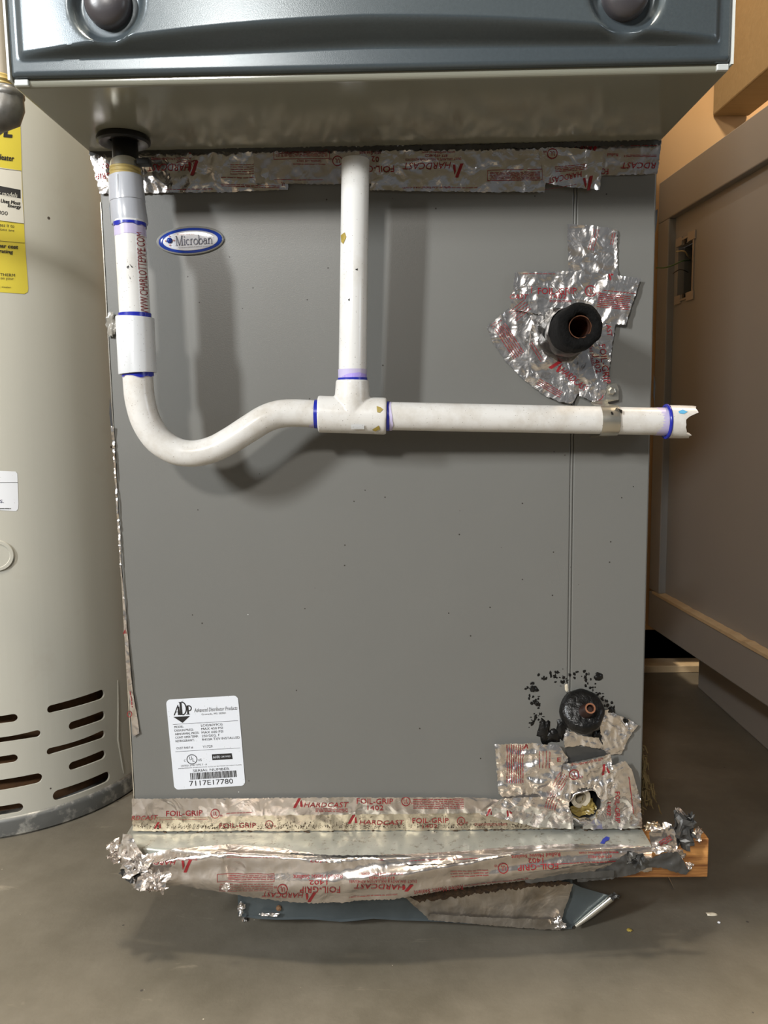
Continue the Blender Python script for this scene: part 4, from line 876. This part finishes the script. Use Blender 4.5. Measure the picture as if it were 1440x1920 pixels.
band(661.2, 712, TY, 53.2, DN, -0.0095, 0.0, M['primer'], 'primer_stain', 'pale purple primer stain', .0, r_add=.0002)
Flat().poly([(636, 709), (650, 706), (653, 702), (675, 699.5), (687, 703), (687, 711), (636, 711)]).build('primer_stain', lambda x, y: stm(x, y) + Vector((0, -.0002, 0)), M['primer2'], st, 'deep purple primer stain')
band(661.2, 712, TY, 53.2, DN, -0.0018, 0.001, M['cement'], 'cement_ring', 'blue pipe cement', .001, r_add=.0006)
# broken end fitting
band(1240, 790.3, -0.037, 51.6, XR, -0.006, 0.004, M['primer'], 'primer_stain', 'pale purple primer stain', .002)
be0 = PY(1249, 790.6, -0.037); eR = 31*mpp(1250, 790, -0.037); n = 40; vs = []; fs = []
axb = Vector((1, 0, -.03)).normalized()
ends = []
for k in range(n):
    a = 2*PI*k/n; cz, cyy = math.sin(a), math.cos(a)          # a=90deg top, cyy<0 towards the viewer
    L = 0.021 + 0.003*noise.noise(Vector((math.cos(a)*3, math.sin(a)*3, 4.4))) + (0.0045 if cz > .55 else 0)
    if -.75 < cz < .35 and cyy < 0.3: L -= 0.0075*math.cos((cz+.2)*2.2)
    L -= 0.0035*abs(noise.noise(Vector((math.cos(a)*9, math.sin(a)*9, 1.2))))
    ends.append(L)
for lv in range(6):
    for k in range(n):
        a = 2*PI*k/n; t = ends[k]*(0, .03, .5, 1.0, .9, .0)[lv]; r = eR*(1, 1.0, 1.0, .98, .80, .80)[lv]
        vs.append(be0 + axb*t + Vector((0, math.cos(a)*r, math.sin(a)*r)))
for lv in range(5):
    for k in range(n): fs.append((lv*n+k, lv*n+(k+1) % n, (lv+1)*n+(k+1) % n, (lv+1)*n+k))
bo = link('broken_fitting', mesh(vs, fs), M['pvct'], drain, 'snapped off white fitting end', smooth=40)
tq = MB()
rr = MB(); 
for k in range(33):
    pass
ring_pts = [be0 + Vector((0, math.cos(2*PI*k/40)*eR*.965, math.sin(2*PI*k/40)*eR*.965)) for k in range(41)]
MB().tube(ring_pts, 0.0017, 8, False).build('cement_ring', M['cement'], drain, 'blue pipe cement ring', smooth=60)
Flat().poly([(1263, 771), (1272, 768), (1280, 772), (1272, 776), (1264, 775)]).build('blue_dab', lambda x, y: Vector((PY(x, y, -.037).x, be0.y - math.sqrt(max(0, (eR+.0004)**2 - (PY(x, y, -.037).z - be0.z)**2)), PY(x, y, -.037).z)), M['lightblue'], bo, 'light blue dab')

# pipe strap
xa, xb = PY(1129, 800, -.05).x, PY(1162, 800, -.05).x
pc = PY(1146, 788.5, -0.039); pr = 26.2*mpp(1146, 788, -.039)
strap = thing('pipe_strap', 'shiny zinc strap screwed over the horizontal drain pipe', 'pipe strap', (PY(1146, 740).x, -0.001, PY(1146, 740).z))
zt = PY(1146, 719).z
prof = [(-0.0035, zt), (-0.0035, zt-0.006), (-0.0038, zt-0.016), (-0.006, pc.z+pr+0.0045), (-0.010, pc.z+pr+0.002)]
for k in range(15):
    a = math.radians(100 + 160*k/14); prof.append((pc.y + math.cos(a)*(pr+.0008), pc.z + math.sin(a)*(pr+.0008)))
prof += [(-0.012, pc.z-pr-0.0016), (-0.0035, pc.z-pr-0.0035)]
vs = []; fs = []; m_ = len(prof)
xt0, xt1 = PY(1132, 740, -.0035).x, PY(1160, 740, -.0035).x
for i, (y, z) in enumerate(prof):
    a0, a1 = (xt0, xt1) if i < 3 else (xa, xb)
    if i == 0: a0 += .0025; a1 -= .0025
    vs += [Vector((a0, y, z)), Vector(((a0+a1)/2-.001, y-(.0006 if i > 5 else 0), z)), Vector(((a0+a1)/2+.001, y-(.0006 if i > 5 else 0), z)), Vector((a1, y, z))]
for i in range(m_-1):
    for k in range(3): fs.append((4*i+k, 4*i+k+1, 4*i+5+k, 4*i+4+k))
so = link('strap_band', mesh(vs, fs), M['zinc'], strap); md = so.modifiers.new('s', 'SOLIDIFY'); md.thickness = 0.0009; md.offset = 0; apply_mods(so); so.data.shade_smooth(); so.data.set_sharp_from_angle(angle=math.radians(35))
sc_ = PY(1145.5, 733.5, -0.004)
MB().lathe(sc_, (0, -1, 0), [(0, 0), (0, 0.0050), (0.0012, 0.0050), (0.0012, 0.0038), (0.0044, 0.0036), (0.0048, 0.0026), (0.0046, 0)], 6).build('hex_screw', M['zinc'], strap, 'hexagonal screw head')
MB().lathe(sc_ + Vector((0, .0002, 0)), (0, -1, 0), [(0, 0), (0, 0.0058), (0.0009, 0.0056), (0.001, 0)], 20).build('screw_washer', M['bright'], strap)
Flat().poly([(1147, 767), (1152, 764), (1160, 769), (1158, 776), (1153, 770)]).poly([(1138, 772), (1141, 772), (1143, 777), (1139, 778)]).build('dark_smear', lambda x, y: Vector((PY(x, y, pc.y).x, pc.y - math.sqrt(max(0, (pr+.0022)**2 - (PY(x, y, pc.y-.012).z - pc.z)**2)), PY(x, y, pc.y-.012).z)), M['mastic'], strap, 'black smear')

# ================================================================== FLANGE UNDER THE COIL CABINET
fl = thing('plenum_flange', 'galvanised flange wrapped in torn foil tape under the coil cabinet', 'duct flange', (0.02, 0.1, 0.0))
SZ = ZB - 0.0022
front_e = [(225, 1583), (300, 1592), (430, 1597), (600, 1607), (760, 1606), (950, 1597), (1120, 1589), (1222, 1585)]
FE = [PZ(x, y, SZ) for x, y in resample(front_e, 60)]
vs = []; fs = []
for i, p in enumerate(FE):
    vs += [Vector((p.x*1.0, 0.05, SZ)), Vector((p.x, 0.004, SZ)), Vector((p.x, p.y+.004, SZ-.0004)), Vector((p.x, p.y+.0012, SZ-.0009)), Vector((p.x, p.y, SZ-.003)), Vector((p.x, p.y+.001, SZ-.02))]
for i in range(len(FE)-1):
    for k in range(5): fs.append((6*i+k, 6*i+6+k, 6*i+7+k, 6*i+1+k))
link('metal_lip', mesh(vs, fs), M['galv'], fl, 'speckled galvanised metal lip', smooth=60)
Flat().poly([(1130, 1573), (1137, 1568), (1143, 1570), (1142, 1575), (1136, 1577), (1133, 1582), (1125, 1581), (1128, 1577)]).build('marker_spot', lambda x, y: PZ(x, y, SZ+.0004), M['bluemark'], fl, 'blue marker spot')
# dirt line where the cabinet meets the lip
rnd = random.Random(8); dm = MB()
for i in range(240):
    x = rnd.uniform(285, 1200); y = 1556 - 6*(x-250)/950 + rnd.gauss(0, 2.0) + 2
    for _ in range(1):
        p = PZ(x, y, SZ+.0002); r = rnd.uniform(.0005, .0016); n = 7
        q = [p + Vector((r*math.cos(a)*1.6, r*math.sin(a), 0)) for a in (2*PI*k/n for k in range(n))]; dm.add(q + [p + Vector((0, 0, r*.7))], [(k, (k+1) % n, n) for k in range(n)])
for i in range(700):
    x = rnd.uniform(262, 1060); y = 1555 - abs(rnd.gauss(0, 5)) - 4*(x-250)/950; p = PY(x, y, -.0035); r = rnd.uniform(.00015, .0006); n = 6
    dm.add([p + Vector((r*math.cos(a)*1.3, 0, r*math.sin(a))) for a in (2*PI*k/n for k in range(n))] + [p + Vector((0, -r*.7, 0))], [(k, (k+1) % n, n) for k in range(n)])
o = link('dirt_line', mesh(dm.v, dm.f), M['crust'], fl); o['kind'] = 'stuff'
# taped skirt
sk_top = [(222, 1576), (262, 1602), (330, 1590), (430, 1582), (520, 1589), (580, 1603), (620, 1609), (700, 1606), (770, 1608), (860, 1602), (960, 1587), (1060, 1581), (1150, 1581), (1222, 1588)]
sk_bot = [(232, 1640), (300, 1655), (400, 1668), (470, 1682), (560, 1692), (640, 1691), (700, 1686), (745, 1684), (810, 1672), (880, 1661), (960, 1652), (1060, 1646), (1140, 1640), (1222, 1632)]
ska = np.array(sk_top, float); skb = np.array(sk_bot, float)
def skirt_base(x, y):
    t = np.interp(x, ska[:, 0], ska[:, 1]); b = np.interp(x, skb[:, 0], skb[:, 1]); v = min(1.1, max(-.1, (y-t)/(b-t)))
    fe = np.interp(x, [p[0] for p in front_e], [p[1] for p in front_e]); yf = PZ(x, fe, SZ).y
    q0 = PZ(x, y, SZ+.0006); yb = yf - 0.003 - 0.007*math.sin(PI*min(1, max(0, v)))**.8 + 0.006*max(0, v-.75)
    fold = 0.0016*math.sin((v*3.4 + x*.004)*PI)
    q1 = PY(x, y, yb - fold)
    if y < fe+2 and q0.y < 0.0 and q0.y > yf-.004:
        w = min(1, max(0, (fe+2-y)/8)); return q1.lerp(q0, w)
    return q1
def pr_sk(f):
    f.mark(351, 1622, 20, 24, 180).text('HARD', 309, 1615, 40, 9, 178, .25).text('DUCT SEALANTS', 352, 1609, 36, 4, 180)
    f.stroke([(408, 1637), (514, 1637), (514, 1652), (408, 1652)], .8, True).hash(470, 1644, 84, 10, 3, 180, 71, .9).hash(462, 1663, 100, 16, 4, 180, 72, .8).hash(470, 1598, 90, 4, 1, 180, 73, 1.0)
    f.ul(530, 1666, 9, 180).text('HARDCAST', 530, 1677, 76, 9, 179, .25).mark(583, 1681, 20, 17, 180)
    f.text('FOIL-GRIP', 600, 1667, 76, 11, 180).text('1402', 597, 1653, 34, 9, 180).text('Rolled Mastic Sealant', 596, 1642, 92, 8, 180).text('1402', 597, 1612, 32, 6, 180)
    f.text('HARDCAST', 711, 1661, 92, 9, 179, .25).mark(765, 1663, 22, 12, 180).text('DUCT SEALANTS & INSULATION ADHESIVES', 718, 1651, 126, 5, 180).text('877-495-4822', 716, 1644, 48, 5, 180).text('www.carlislehvac.com', 717, 1637, 78, 6, 180)
    f.text('Rolled Mastic Sealant', 822, 1667, 92, 8, 187).hash(880, 1636, 70, 14, 3, 183, 74, .9).ul(943, 1626, 9, 180).hash(800, 1610, 180, 4, 1, 180, 75, .9).hash(930, 1652, 120, 4, 1, 186, 76, .9)
    f.text('FOIL-GRIP', 1008, 1624, 76, 11, 184).text('1402', 1004, 1612, 28, 9, 183).text('Rolled Mastic Sealant', 1004, 1603, 92, 7, 183).text('www.carlislehvac.com', 1122, 1597, 74, 5, 181).text('877-495-4822', 1124, 1604, 44, 5, 181).hash(1085, 1616, 140, 4, 1, 182, 77, 1.2)
    f.hash(700, 1678, 90, 4, 1, 184, 78, .9).hash(500, 1606, 150, 4, 1, 180, 79, .8)
skt = foil_strip('foil_wrap', sk_top, sk_bot, skirt_base, M['foil2'], fl, 21.3, 0.0014, 3.0, 1.2, label='foil tape wrapped over the lip, upside-down red lettering', size=60)
f = Flat(); pr_sk(f); f.build('tape_print', foil_mapper(skirt_base, 21.3, 0.0014, size=60), M['red'], skt, 'dark red printed lettering')
# loose upper fold of the wrap
tape([(258, 1604), (330, 1588), (430, 1580), (520, 1586), (640, 1606)], [(262, 1622), (330, 1606), (430, 1593), (520, 1600), (640, 1616)], 0, 22.4, .0012, 'foil', lambda f: f.hash(470, 1592, 90, 4, 1, 179, 80, .8), base=lambda x, y: skirt_base(x, y) + Vector((0, -.0028, .0006)), parent=fl, name='foil_fold_gap')
tape([(700, 1600), (800, 1597), (900, 1590), (1000, 1582)], [(740, 1617), (830, 1618), (920, 1606), (1000, 1592)], 0, 23.4, .0010, 'foil2', lambda f: f.hash(830, 1608, 130, 5, 1, 182, 81, .9), base=lambda x, y: skirt_base(x, y) + Vector((0, -.0026, .0004)), parent=fl, name='foil_fold_gap')
tape([(545, 1598), (640, 1603), (700, 1602), (770, 1603)], [(545, 1601), (640, 1608), (700, 1609), (770, 1605)], 0, 24.4, .0010, 'foilback', None, base=lambda x, y: PY(x, y, -.0535), parent=fl, name='foil_fold_gap', label='dark strip painting in the thin shaded gap above the wrap')  # not a fold: dark strip painting the shade of a thin gap
# torn left end
lc = lambda x, y, yy=-.040: PY(x, y, yy)
def V(*a): return Vector(a)
tape([(232, 1562), (246, 1563), (256, 1580), (268, 1600)], [(222, 1604), (240, 1618), (262, 1622), (290, 1606)], 0, 25.1, .0022, 'foil', None, base=lambda x, y: PY(x, y, -.036), parent=fl, name='torn_foil', size=24)
for i, (x, y, w, h, yy, sd, am, mm) in enumerate(((215, 1592, 34, 30, -.034, 1.3, .008, 'foil'), (222, 1605, 34, 30, -.036, 5.2, .008, 'foil2'), (258, 1624, 60, 40, -.046, 2.2, .010, 'foil'), (262, 1650, 34, 36, -.040, 3.7, .010, 'foil'), (292, 1648, 56, 34, -.052, 4.4, .010, 'foil'), (290, 1664, 44, 22, -.046, 6.1, .009, 'foil2'), (246, 1640, 34, 26, -.038, 7.3, .009, 'foilback'), (425, 1663, 18, 14, -.060, 8.8, .004, 'foil'))):
    s_ = mpp(x, y, yy); crumple('torn_foil', PY(x, y, yy), (V(w*s_, 0, 0), V(0, 0, h*s_)), M[mm], fl, sd, am, 11, None, flat=True)
# torn right end: grey tape backing flaps and foil wads
tape([(1080, 1642), (1140, 1622), (1180, 1594), (1212, 1610), (1240, 1598), (1268, 1594), (1282, 1614), (1290, 1632)], [(1082, 1652), (1150, 1645), (1190, 1637), (1212, 1624), (1240, 1624), (1268, 1634), (1284, 1637), (1296, 1630)], 0, 26.2, .0024, 'foilback', None, base=lambda x, y: PY(x, y, -.050), parent=fl, name='torn_foil', label='dull grey tape backing flap', size=30)
tape([(985, 1650), (1060, 1636), (1150, 1630)], [(985, 1655), (1060, 1648), (1150, 1642)], 0, 26.9, .0012, 'foilback', None, base=lambda x, y: PY(x, y, -.054), parent=fl, name='torn_foil', label='dull grey tape backing flap', size=40)
tape([(1215, 1557), (1240, 1552), (1262, 1550)], [(1222, 1592), (1246, 1598), (1270, 1588)], 0, 27.2, .0026, 'foil2', lambda f: f.hash(1246, 1574, 24, 10, 3, 30, 82, 1.2), base=lambda x, y: PY(x, y, -.030), parent=fl, name='torn_foil', size=24)
for i, (x, y, w, h, yy, sd, am, mm) in enumerate(((1280, 1560, 48, 66, -.028, 11.3, .010, 'foilback'), (1273, 1530, 18, 36, -.020, 12.2, .007, 'foil2'), (1292, 1537, 22, 30, -.020, 13.7, .007, 'foilback'), (1308, 1565, 24, 22, -.020, 14.4, .006, 'foil2'), (1245, 1556, 50, 26, -.026, 15.1, .008, 'foil'), (1240, 1592, 40, 14, -.052, 16.3, .004, 'foil'), (1268, 1602, 34, 30, -.034, 17.1, .008, 'foil2'), (1294, 1622, 16, 12, -.052, 18.9, .004, 'foil'), (1190, 1612, 34, 26, -.058, 19.6, .007, 'foilback'), (1224, 1548, 34, 16, -.012, 20.1, .005, 'foilrust'))):
    s_ = mpp(x, y, yy); crumple('torn_foil', PY(x, y, yy), (V(w*s_, 0, 0), V(0, 0, h*s_)), M[mm], fl, sd, am, 11, None, flat=True)
# plenum below: bent front sheet standing on the floor, box behind it
SY = 0.008
P_ = lambda x, y, d=0.0: PY(x, y, SY+d)
bot = [(447, 1716), (480, 1721), (520, 1722), (590, 1722), (640, 1727), (700, 1721), (760, 1724), (800, 1725), (900, 1731), (1000, 1739), (1050, 1741), (1072, 1739)]
B = [PY(x, y, SY) for x, y in resample(bot, 60)]
vs = []; fs = []
for i, p in enumerate(B):
    p.z = max(p.z, 0.0005); top = 0.071
    w = 0.0012*noise.noise(Vector((p.x*30, 0, 2)))
    vs += [Vector((p.x, SY+w-.0022, p.z+.0002)), Vector((p.x, SY+w, p.z+.0016)), Vector((p.x, SY, (p.z+top)/2)), Vector((p.x, SY, top))]
for i in range(len(B)-1):
    for k in range(3): fs.append((4*i+k, 4*i+4+k, 4*i+5+k, 4*i+1+k))
link('front_sheet', mesh(vs, fs), M['galvblue'], fl, 'blue-grey galvanised sheet', smooth=40)
tri = [P_(1072, 1738), P_(1086, 1731), P_(1150, 1681), P_(1090, 1664), P_(1060, 1650)]
vs = tri + [q + Vector((0, .0008, 0)) for q in tri]; n = len(tri)
link('bent_corner', mesh(vs, [tuple(range(n))] + [tuple(range(2*n-1, n-1, -1))] + [(i, (i+1) % n, n+(i+1) % n, n+i) for i in range(n)]), M['galvblue'], fl, 'bent triangular sheet corner')
MB().tube([P_(1080, 1736, -.002), P_(1110, 1713, -.003), P_(1146, 1684, -.003)], [.0022, .0034, .0036], 10).build('hemmed_edge', M['bright'], fl, 'bright rolled edge', smooth=60)
tape([(756, 1678), (900, 1652), (1000, 1650), (1074, 1655)], [(806, 1723), (900, 1731), (1000, 1739), (1046, 1742)], 0, 31.3, .0014, 'foilbrown', None, base=lambda x, y: P_(x, y, -.002), parent=fl, name='foil_patch', label='dull browned foil patch', size=70)
tape([(806, 1712), (900, 1718), (1000, 1722), (1050, 1722)], [(802, 1724), (900, 1732), (1000, 1740), (1050, 1743)], 0, 32.3, .0010, 'foilbrown', None, base=lambda x, y: P_(x, y, -.0045), parent=fl, name='foil_patch', size=50)
tape([(760, 1676), (900, 1652), (1000, 1648), (1070, 1652)], [(785, 1690), (900, 1674), (1000, 1662), (1066, 1657)], 0, 33.3, .0016, 'crust', None, base=lambda x, y: P_(x, y, -.0042), parent=fl, name='rust_crust', jag=3, label='brown rusty crust', size=20)
crumple('torn_foil', P_(1046, 1730, -.006), (V(.016, 0, .004), V(-.006, 0, .016)), M['foil'], fl, 41.0, .006, 12)
crumple('torn_foil', P_(452, 1703, -.006), (V(.009, 0, 0), V(.002, 0, .016)), M['foil'], fl, 42.0, .005, 12)
crumple('torn_foil', P_(505, 1715, -.006), (V(.022, 0, 0), V(0, 0, .004)), M['foil'], fl, 43.0, .002, 10)
crumple('torn_foil', P_(1152, 1680, -.003), (V(.012, 0, 0), V(0, 0, .008)), M['foilback'], fl, 44.0, .004, 10)
q = P_(523, 1702, -.001); MB().lathe(q, (0, -1, 0), [(0, 0), (0, .0032), (.002, .0028), (.003, 0)], 8).build('rusty_screw', M['rust'], fl, 'rusty screw head')
pb = MB(); x0, x1, y0, y1 = -0.20, 0.24, 0.11, 0.40
pb.box((x0, y0, 0.0), (x1, y1, 0.1195)); pb.build('plenum_box', M['galvblue'], fl)

# wooden board under the flange
wd = MB().box((-0.19, -0.0150, 0.0740), (0.3325, 0.0065, 0.1165)).build('wooden_board', M['pine'], bevel=0.0012)
tag(wd, 'orange pine board end sticking out at the right under the torn tape', 'board')

# ================================================================== WATER HEATER
HXc, HYc = -0.585, 0.398; HR = 0.2025
heater = thing('water_heater', 'tall beige water heater standing left of the coil cabinet', 'water heater', (HXc, HYc, 0))
HC = lambda x, y, r=HR: PCYL(x, y, HXc, HYc, r)
th0, th1 = None, None
def cylwall(r0, r1, z0, z1, n=128, nz=1):
    q = MB(); 
    return q.lathe((HXc, HYc, z0), (0, 0, 1), [(0, r1), (z1-z0, r1), (z1-z0, r0), (0, r0)], n, close=True)
zrim = 0.026
jk = cylwall(HR-0.003, HR, zrim, 1.55, 160).build('jacket', M['jacket'], heater, smooth=40)
slots = [((88.5, 1332), (196, 1299), 15, 18), ((129, 1363), (197, 1339), 16, 17), ((87.5, 1409), (197, 1376), 13, 15), ((129, 1437), (198, 1414), 16, 17), ((99, 1493), (206, 1454), 20, 20),
         ((-42, 1357), (33, 1343), 14, 16), ((-40, 1397), (76, 1370), 12, 14), ((-42, 1436), (33, 1416), 15, 16), ((-40, 1484), (79, 1451), 22, 20), ((-42, 1533), (43, 1506), 19, 18)]
cb = MB()
for (ax0, ay0), (ax1, ay1), w0, w1 in slots:
    a = HC(ax0, ay0); b = HC(ax1, ay1); s0 = mpp(ax0, ay0, a.y)*w0/2; s1 = mpp(ax1, ay1, b.y)*w1/2
    ta, tb_ = math.atan2(a.x-HXc, -(a.y-HYc)), math.atan2(b.x-HXc, -(b.y-HYc)); zm = (a.z+b.z)/2
    # the slots run level round the heater
    za, zb_ = zm, zm; N = 14; outl = []
    L0, L1 = ta*HR + s0, tb_*HR - s1
    for k in range(9):
        q = PI/2 + PI*k/8; outl.append((L0 + s0*math.cos(q), za + s0*math.sin(q)))
    for k in range(1, N): outl.append((L0 + (L1-L0)*k/N, za - s0 - (s1-s0)*k/N + (0.18*s0 if w0 < 14 else 0)*math.sin(PI*k/N)))
    for k in range(9):
        q = -PI/2 + PI*k/8; outl.append((L1 + s1*math.cos(q), zb_ + s1*math.sin(q)))
    for k in range(1, N): outl.append((L1 + (L0-L1)*k/N, zb_ + s1 + (s0-s1)*k/N - (0.25*s0 if w0 < 14 else 0)*math.sin(PI*k/N)))
    m_ = len(outl); vs = []
    for r in (HR-.012, HR+.008): vs += [Vector((HXc + r*math.sin(l/HR), HYc - r*math.cos(l/HR), z)) for l, z in outl]
    cb.add(vs, [tuple(range(m_)), tuple(range(2*m_-1, m_-1, -1))] + [(i, m_+i, m_+(i+1) % m_, (i+1) % m_) for i in range(m_)])
cut(jk, cb); jk.data.shade_smooth(); jk.data.set_sharp_from_angle(angle=math.radians(30))
MB().lathe((HXc, HYc, 0.02), (0, 0, 1), [(0, 0), (0, HR-.030), (0.5, HR-.030), (0.5, 0)], 64).build('inner_shell', M['rust'], heater, 'rusty brown inner shell', smooth=60)
pan = MB().lathe((HXc, HYc, 0), (0, 0, 1), [(0.0, 0), (0.0, HR+.001), (0.003, HR+.0038), (zrim-.004, HR+.0046), (zrim, HR+.0034), (zrim+.002, HR+.0004), (zrim-.002, HR-.004), (zrim-.002, 0)], 128)
pan.build('base_pan', M['pan'], heater, 'scuffed bare metal base rim', smooth=40)
rb = [HC(221, 1275), HC(221.5, 1330), HC(221, 1386), HC(223, 1398), HC(230, 1440), HC(232, 1450)]
MB().tube(rb, [0.0010, 0.0016, 0.0018, 0.0017, 0.0014, 0.0008], 8).build('seam_bead', M['jacket'], heater, 'thin raised seam on the jacket', smooth=60)
# round plug at the left edge
pcn = HC(-6, 1042); tpl = math.atan2(pcn.x-HXc, -(pcn.y-HYc)); nrm = Vector((math.sin(tpl), -math.cos(tpl), 0)); rp = 29.5*mpp(-6, 1042, pcn.y)
MB().lathe(pcn - nrm*.003, nrm, [(0, rp), (.0042, rp), (.0050, rp*.96), (.0050, rp*.78), (.0042, rp*.74), (.0042, 0)], 40).build('round_plug', M['jacket'], heater, 'round plug in the jacket', smooth=30)
# labels, laid on the jacket
def on(off): return lambda x, y: HC(x, y, HR+off)
yl = [(-60, 150), (38, 150), (38.5, 240), (41, 330), (46, 450), (53.5, 541), (52, 548), (46, 550.5), (-60, 545)]
def label_mesh(name, outl, off, m, lbl=None, par=None, n=26):
    """A label laid on the curved jacket: rows between its left and right outline."""
    return None
def strip_label(name, rows, off, m, par, lbl=None):   # rows: (xl, yl, xr, yr)
    nr = len(rows); nc = 16; vs = []
    for (xl, y0, xr, y1) in rows:
        for k in range(nc+1): t = k/nc; vs.append(HC(xl+(xr-xl)*t, y0+(y1-y0)*t, HR+off))
    return link(name, mesh(vs, [(j*(nc+1)+k, j*(nc+1)+k+1, (j+1)*(nc+1)+k+1, (j+1)*(nc+1)+k) for j in range(nr-1) for k in range(nc)]), m, par, lbl, smooth=60)
el = strip_label('energy_label', [(-60, 140, 37, 150), (-60, 228, 38.5, 240), (-60, 320, 41, 330), (-60, 440, 46.5, 450), (-60, 535, 53, 541), (-60, 541, 52, 547.5), (-60, 544, 46, 551)], 0.0003, M['yellow'], heater, 'yellow energy guide label')
strip_label('label_band', [(-60, 305, 40, 320), (-60, 360, 42, 374), (-60, 405, 45, 419)], 0.00045, M['cream'], el, 'cream middle band')
strip_label('label_band', [(-60, 337, 38.5, 356), (-60, 353, 38.8, 372)], 0.0006, M['ink'], el, 'black heading bar')
f = Flat()
def bold(t, x, y, w, h, r):
    for dx, dy in ((0, 0), (.7, 0), (0, .35), (.7, .35)): f.text(t, x+dx, y+dy, w, h, r)
for dx in range(5): f.text('GUIDE', -24+dx*1.1, 232, 90, 44, -6)
bold('Water Heater', -7, 293, 66, 10.5, -7); bold('Uses Most', 19.5, 378.6, 37, 6.6, -8); bold('Energy', 26.5, 387.4, 24, 7.6, -8)
f.text('800', 5, 399, 19, 7.5, -8)
bold('year cost', 12.5, 463, 42, 8, -5); bold('operating', 2.5, 471.5, 42, 8, -5)
f.stroke([(-60, 447), (46.5, 455.5)], .7).stroke([(-60, 309), (40, 320.5)], .7).stroke([(-60, 407), (45, 419.5)], .7)
f.text('$ / THERM', 8, 515.5, 40, 6.5, -3).text('depending on your', -4, 521.5, 60, 6.5, -3).text('uses it to', 11, 422.5, 32, 6, -6).text('gallons are', 8, 431, 38, 6.5, -6).text('see dealer', 6, 538, 30, 3, -3)
f.build('label_print', on(0.0007), M['ink'], el, 'black printed lettering')
f = Flat().text('similar models', 4, 362.5, 58, 8.5, -8); f.build('label_print', on(0.0008), M['cream'], el, 'cream lettering on black bar')
wl = strip_label('warning_label', [(-60, 880, 29, 884), (-60, 884, 32.5, 888), (-60, 940, 34.5, 945), (-60, 949, 34, 954), (-60, 952, 30, 958.5)], 0.0003, M['white'], heater, 'small white label')
f = Flat().text('S.', 3.5, 940, 7, 6, -2); f.build('label_print', on(.0006), M['navy'], wl, 'blue lettering')
f = Flat().stroke([(-60, 905), (33, 904.5)], .8).hash(-10, 953.5, 60, 2.5, 1, 0, 91, 1.6); f.build('label_print', on(.0006), M['greyink'], wl)
# ---- gas fitting
ge = PY(11, 197, 0.02); s_ = mpp(11, 197, 0.02)
gas = thing('gas_pipe', 'dull iron pipe elbow with yellow thread tape at upper left edge', 'pipe fitting', ge)
q = MB()
ev = ge + Vector((.0012, 0, -.005))
path = [ev + Vector((0.001, 0, .020)), ev + Vector((.001, 0, .012)), ev + Vector((0, 0, .004)), ev + Vector((-.002, 0, -.001)), ev + Vector((-.010, 0, -.003)), ev + Vector((-.028, 0, -.003)), ev + Vector((-.034, 0, -.003))]
q.tube(path, [33*s_*.82, 33*s_*.86, 33*s_*.95, 33*s_*1.0, 33*s_*.98, 33*s_*.9, 33*s_*.86], 32)
q.build('elbow', M['elbow'], gas, 'lumpy cast elbow', smooth=60)
MB().lathe(ev + Vector((-.006, 0, .020)), (0, 0, 1), [(0, 25*s_), (.002, 27*s_), (.004, 25*s_), (.006, 27*s_), (.008, 25*s_), (.010, 25*s_), (.0115, 22*s_)], 28).build('thread_tape', M['brasstape'], gas, 'yellow thread tape', smooth=40)
MB().tube([ev + Vector((-.006, 0, .026)), ev + Vector((-.010, 0, .70))], 21*s_, 24).build('riser_pipe', M['palepipe'], gas, 'pale riser pipe', smooth=60)
MB().lathe(ev + Vector((.001, 0, .010)), (0, 0, 1), [(0, 31*s_*.9), (.002, 34*s_*.9), (.006, 34*s_*.9), (.0085, 30*s_*.9)], 28, jit=.0012).build('elbow_collar', M['elbow'], gas, smooth=50)
MB().tube([ev + Vector((-.030, 0, -.003)), ev + Vector((-.25, 0, -.003))], 21*s_, 24).build('branch_pipe', M['elbow'], gas, smooth=60)

# ================================================================== LITTLE THINGS ON THE FLOOR
def bit(name, px, py, r, m, label, cat, seed, stretch=(1, 1, .5)):
    c = PZ(px, py, 0); bm = bmesh.new(); bmesh.ops.create_icosphere(bm, subdivisions=2, radius=r)
    for v in bm.verts:
        v.co *= 1 + .45*noise.noise(v.co*(1.6/r) + Vector((seed, 0, 0))); v.co = Vector((v.co.x*stretch[0], v.co.y*stretch[1], v.co.z*stretch[2]))
    lo = min(v.co.z for v in bm.verts)
    for v in bm.verts: v.co += c; v.co.z -= lo
    return tag(link(name, from_bm(bm), M[m], None, None, smooth=30), label, cat)
bit('foil_scrap', 458, 1727, .0034, 'foil', 'tiny foil crumb on floor below the left end of the hanging sheet', 'scrap', 1.0)
bit('paint_chip', 1180, 1746, .0026, 'stain', 'yellow-green fleck on the floor right of the bent sheet corner', 'chip', 2.0)
bit('wood_splinter', 1334, 1716, .0026, 'creamtube', 'pale splinter lying on the floor right of the wooden board', 'splinter', 3.0, (2.6, 1, .5))
bit('paint_chip', 1348, 1731, .0016, 'white', 'white fleck on the floor beside the pale splinter', 'chip', 4.0)
bit('paint_chip', 1182, 1327+0*1, .0001, 'white', '', '', 5.0) if False else None
nlp = [PZ(1255, 1648, .001), PZ(1263, 1664, .001)]
nl = MB().tube([PZ(1253, 1645, .0022), PZ(1264, 1667, .0014)], [.0014, .0006], 8).build('bent_nail', M['bright'], None, None, smooth=60); tag(nl, 'thin bright nail lying on the floor under the board end', 'nail')
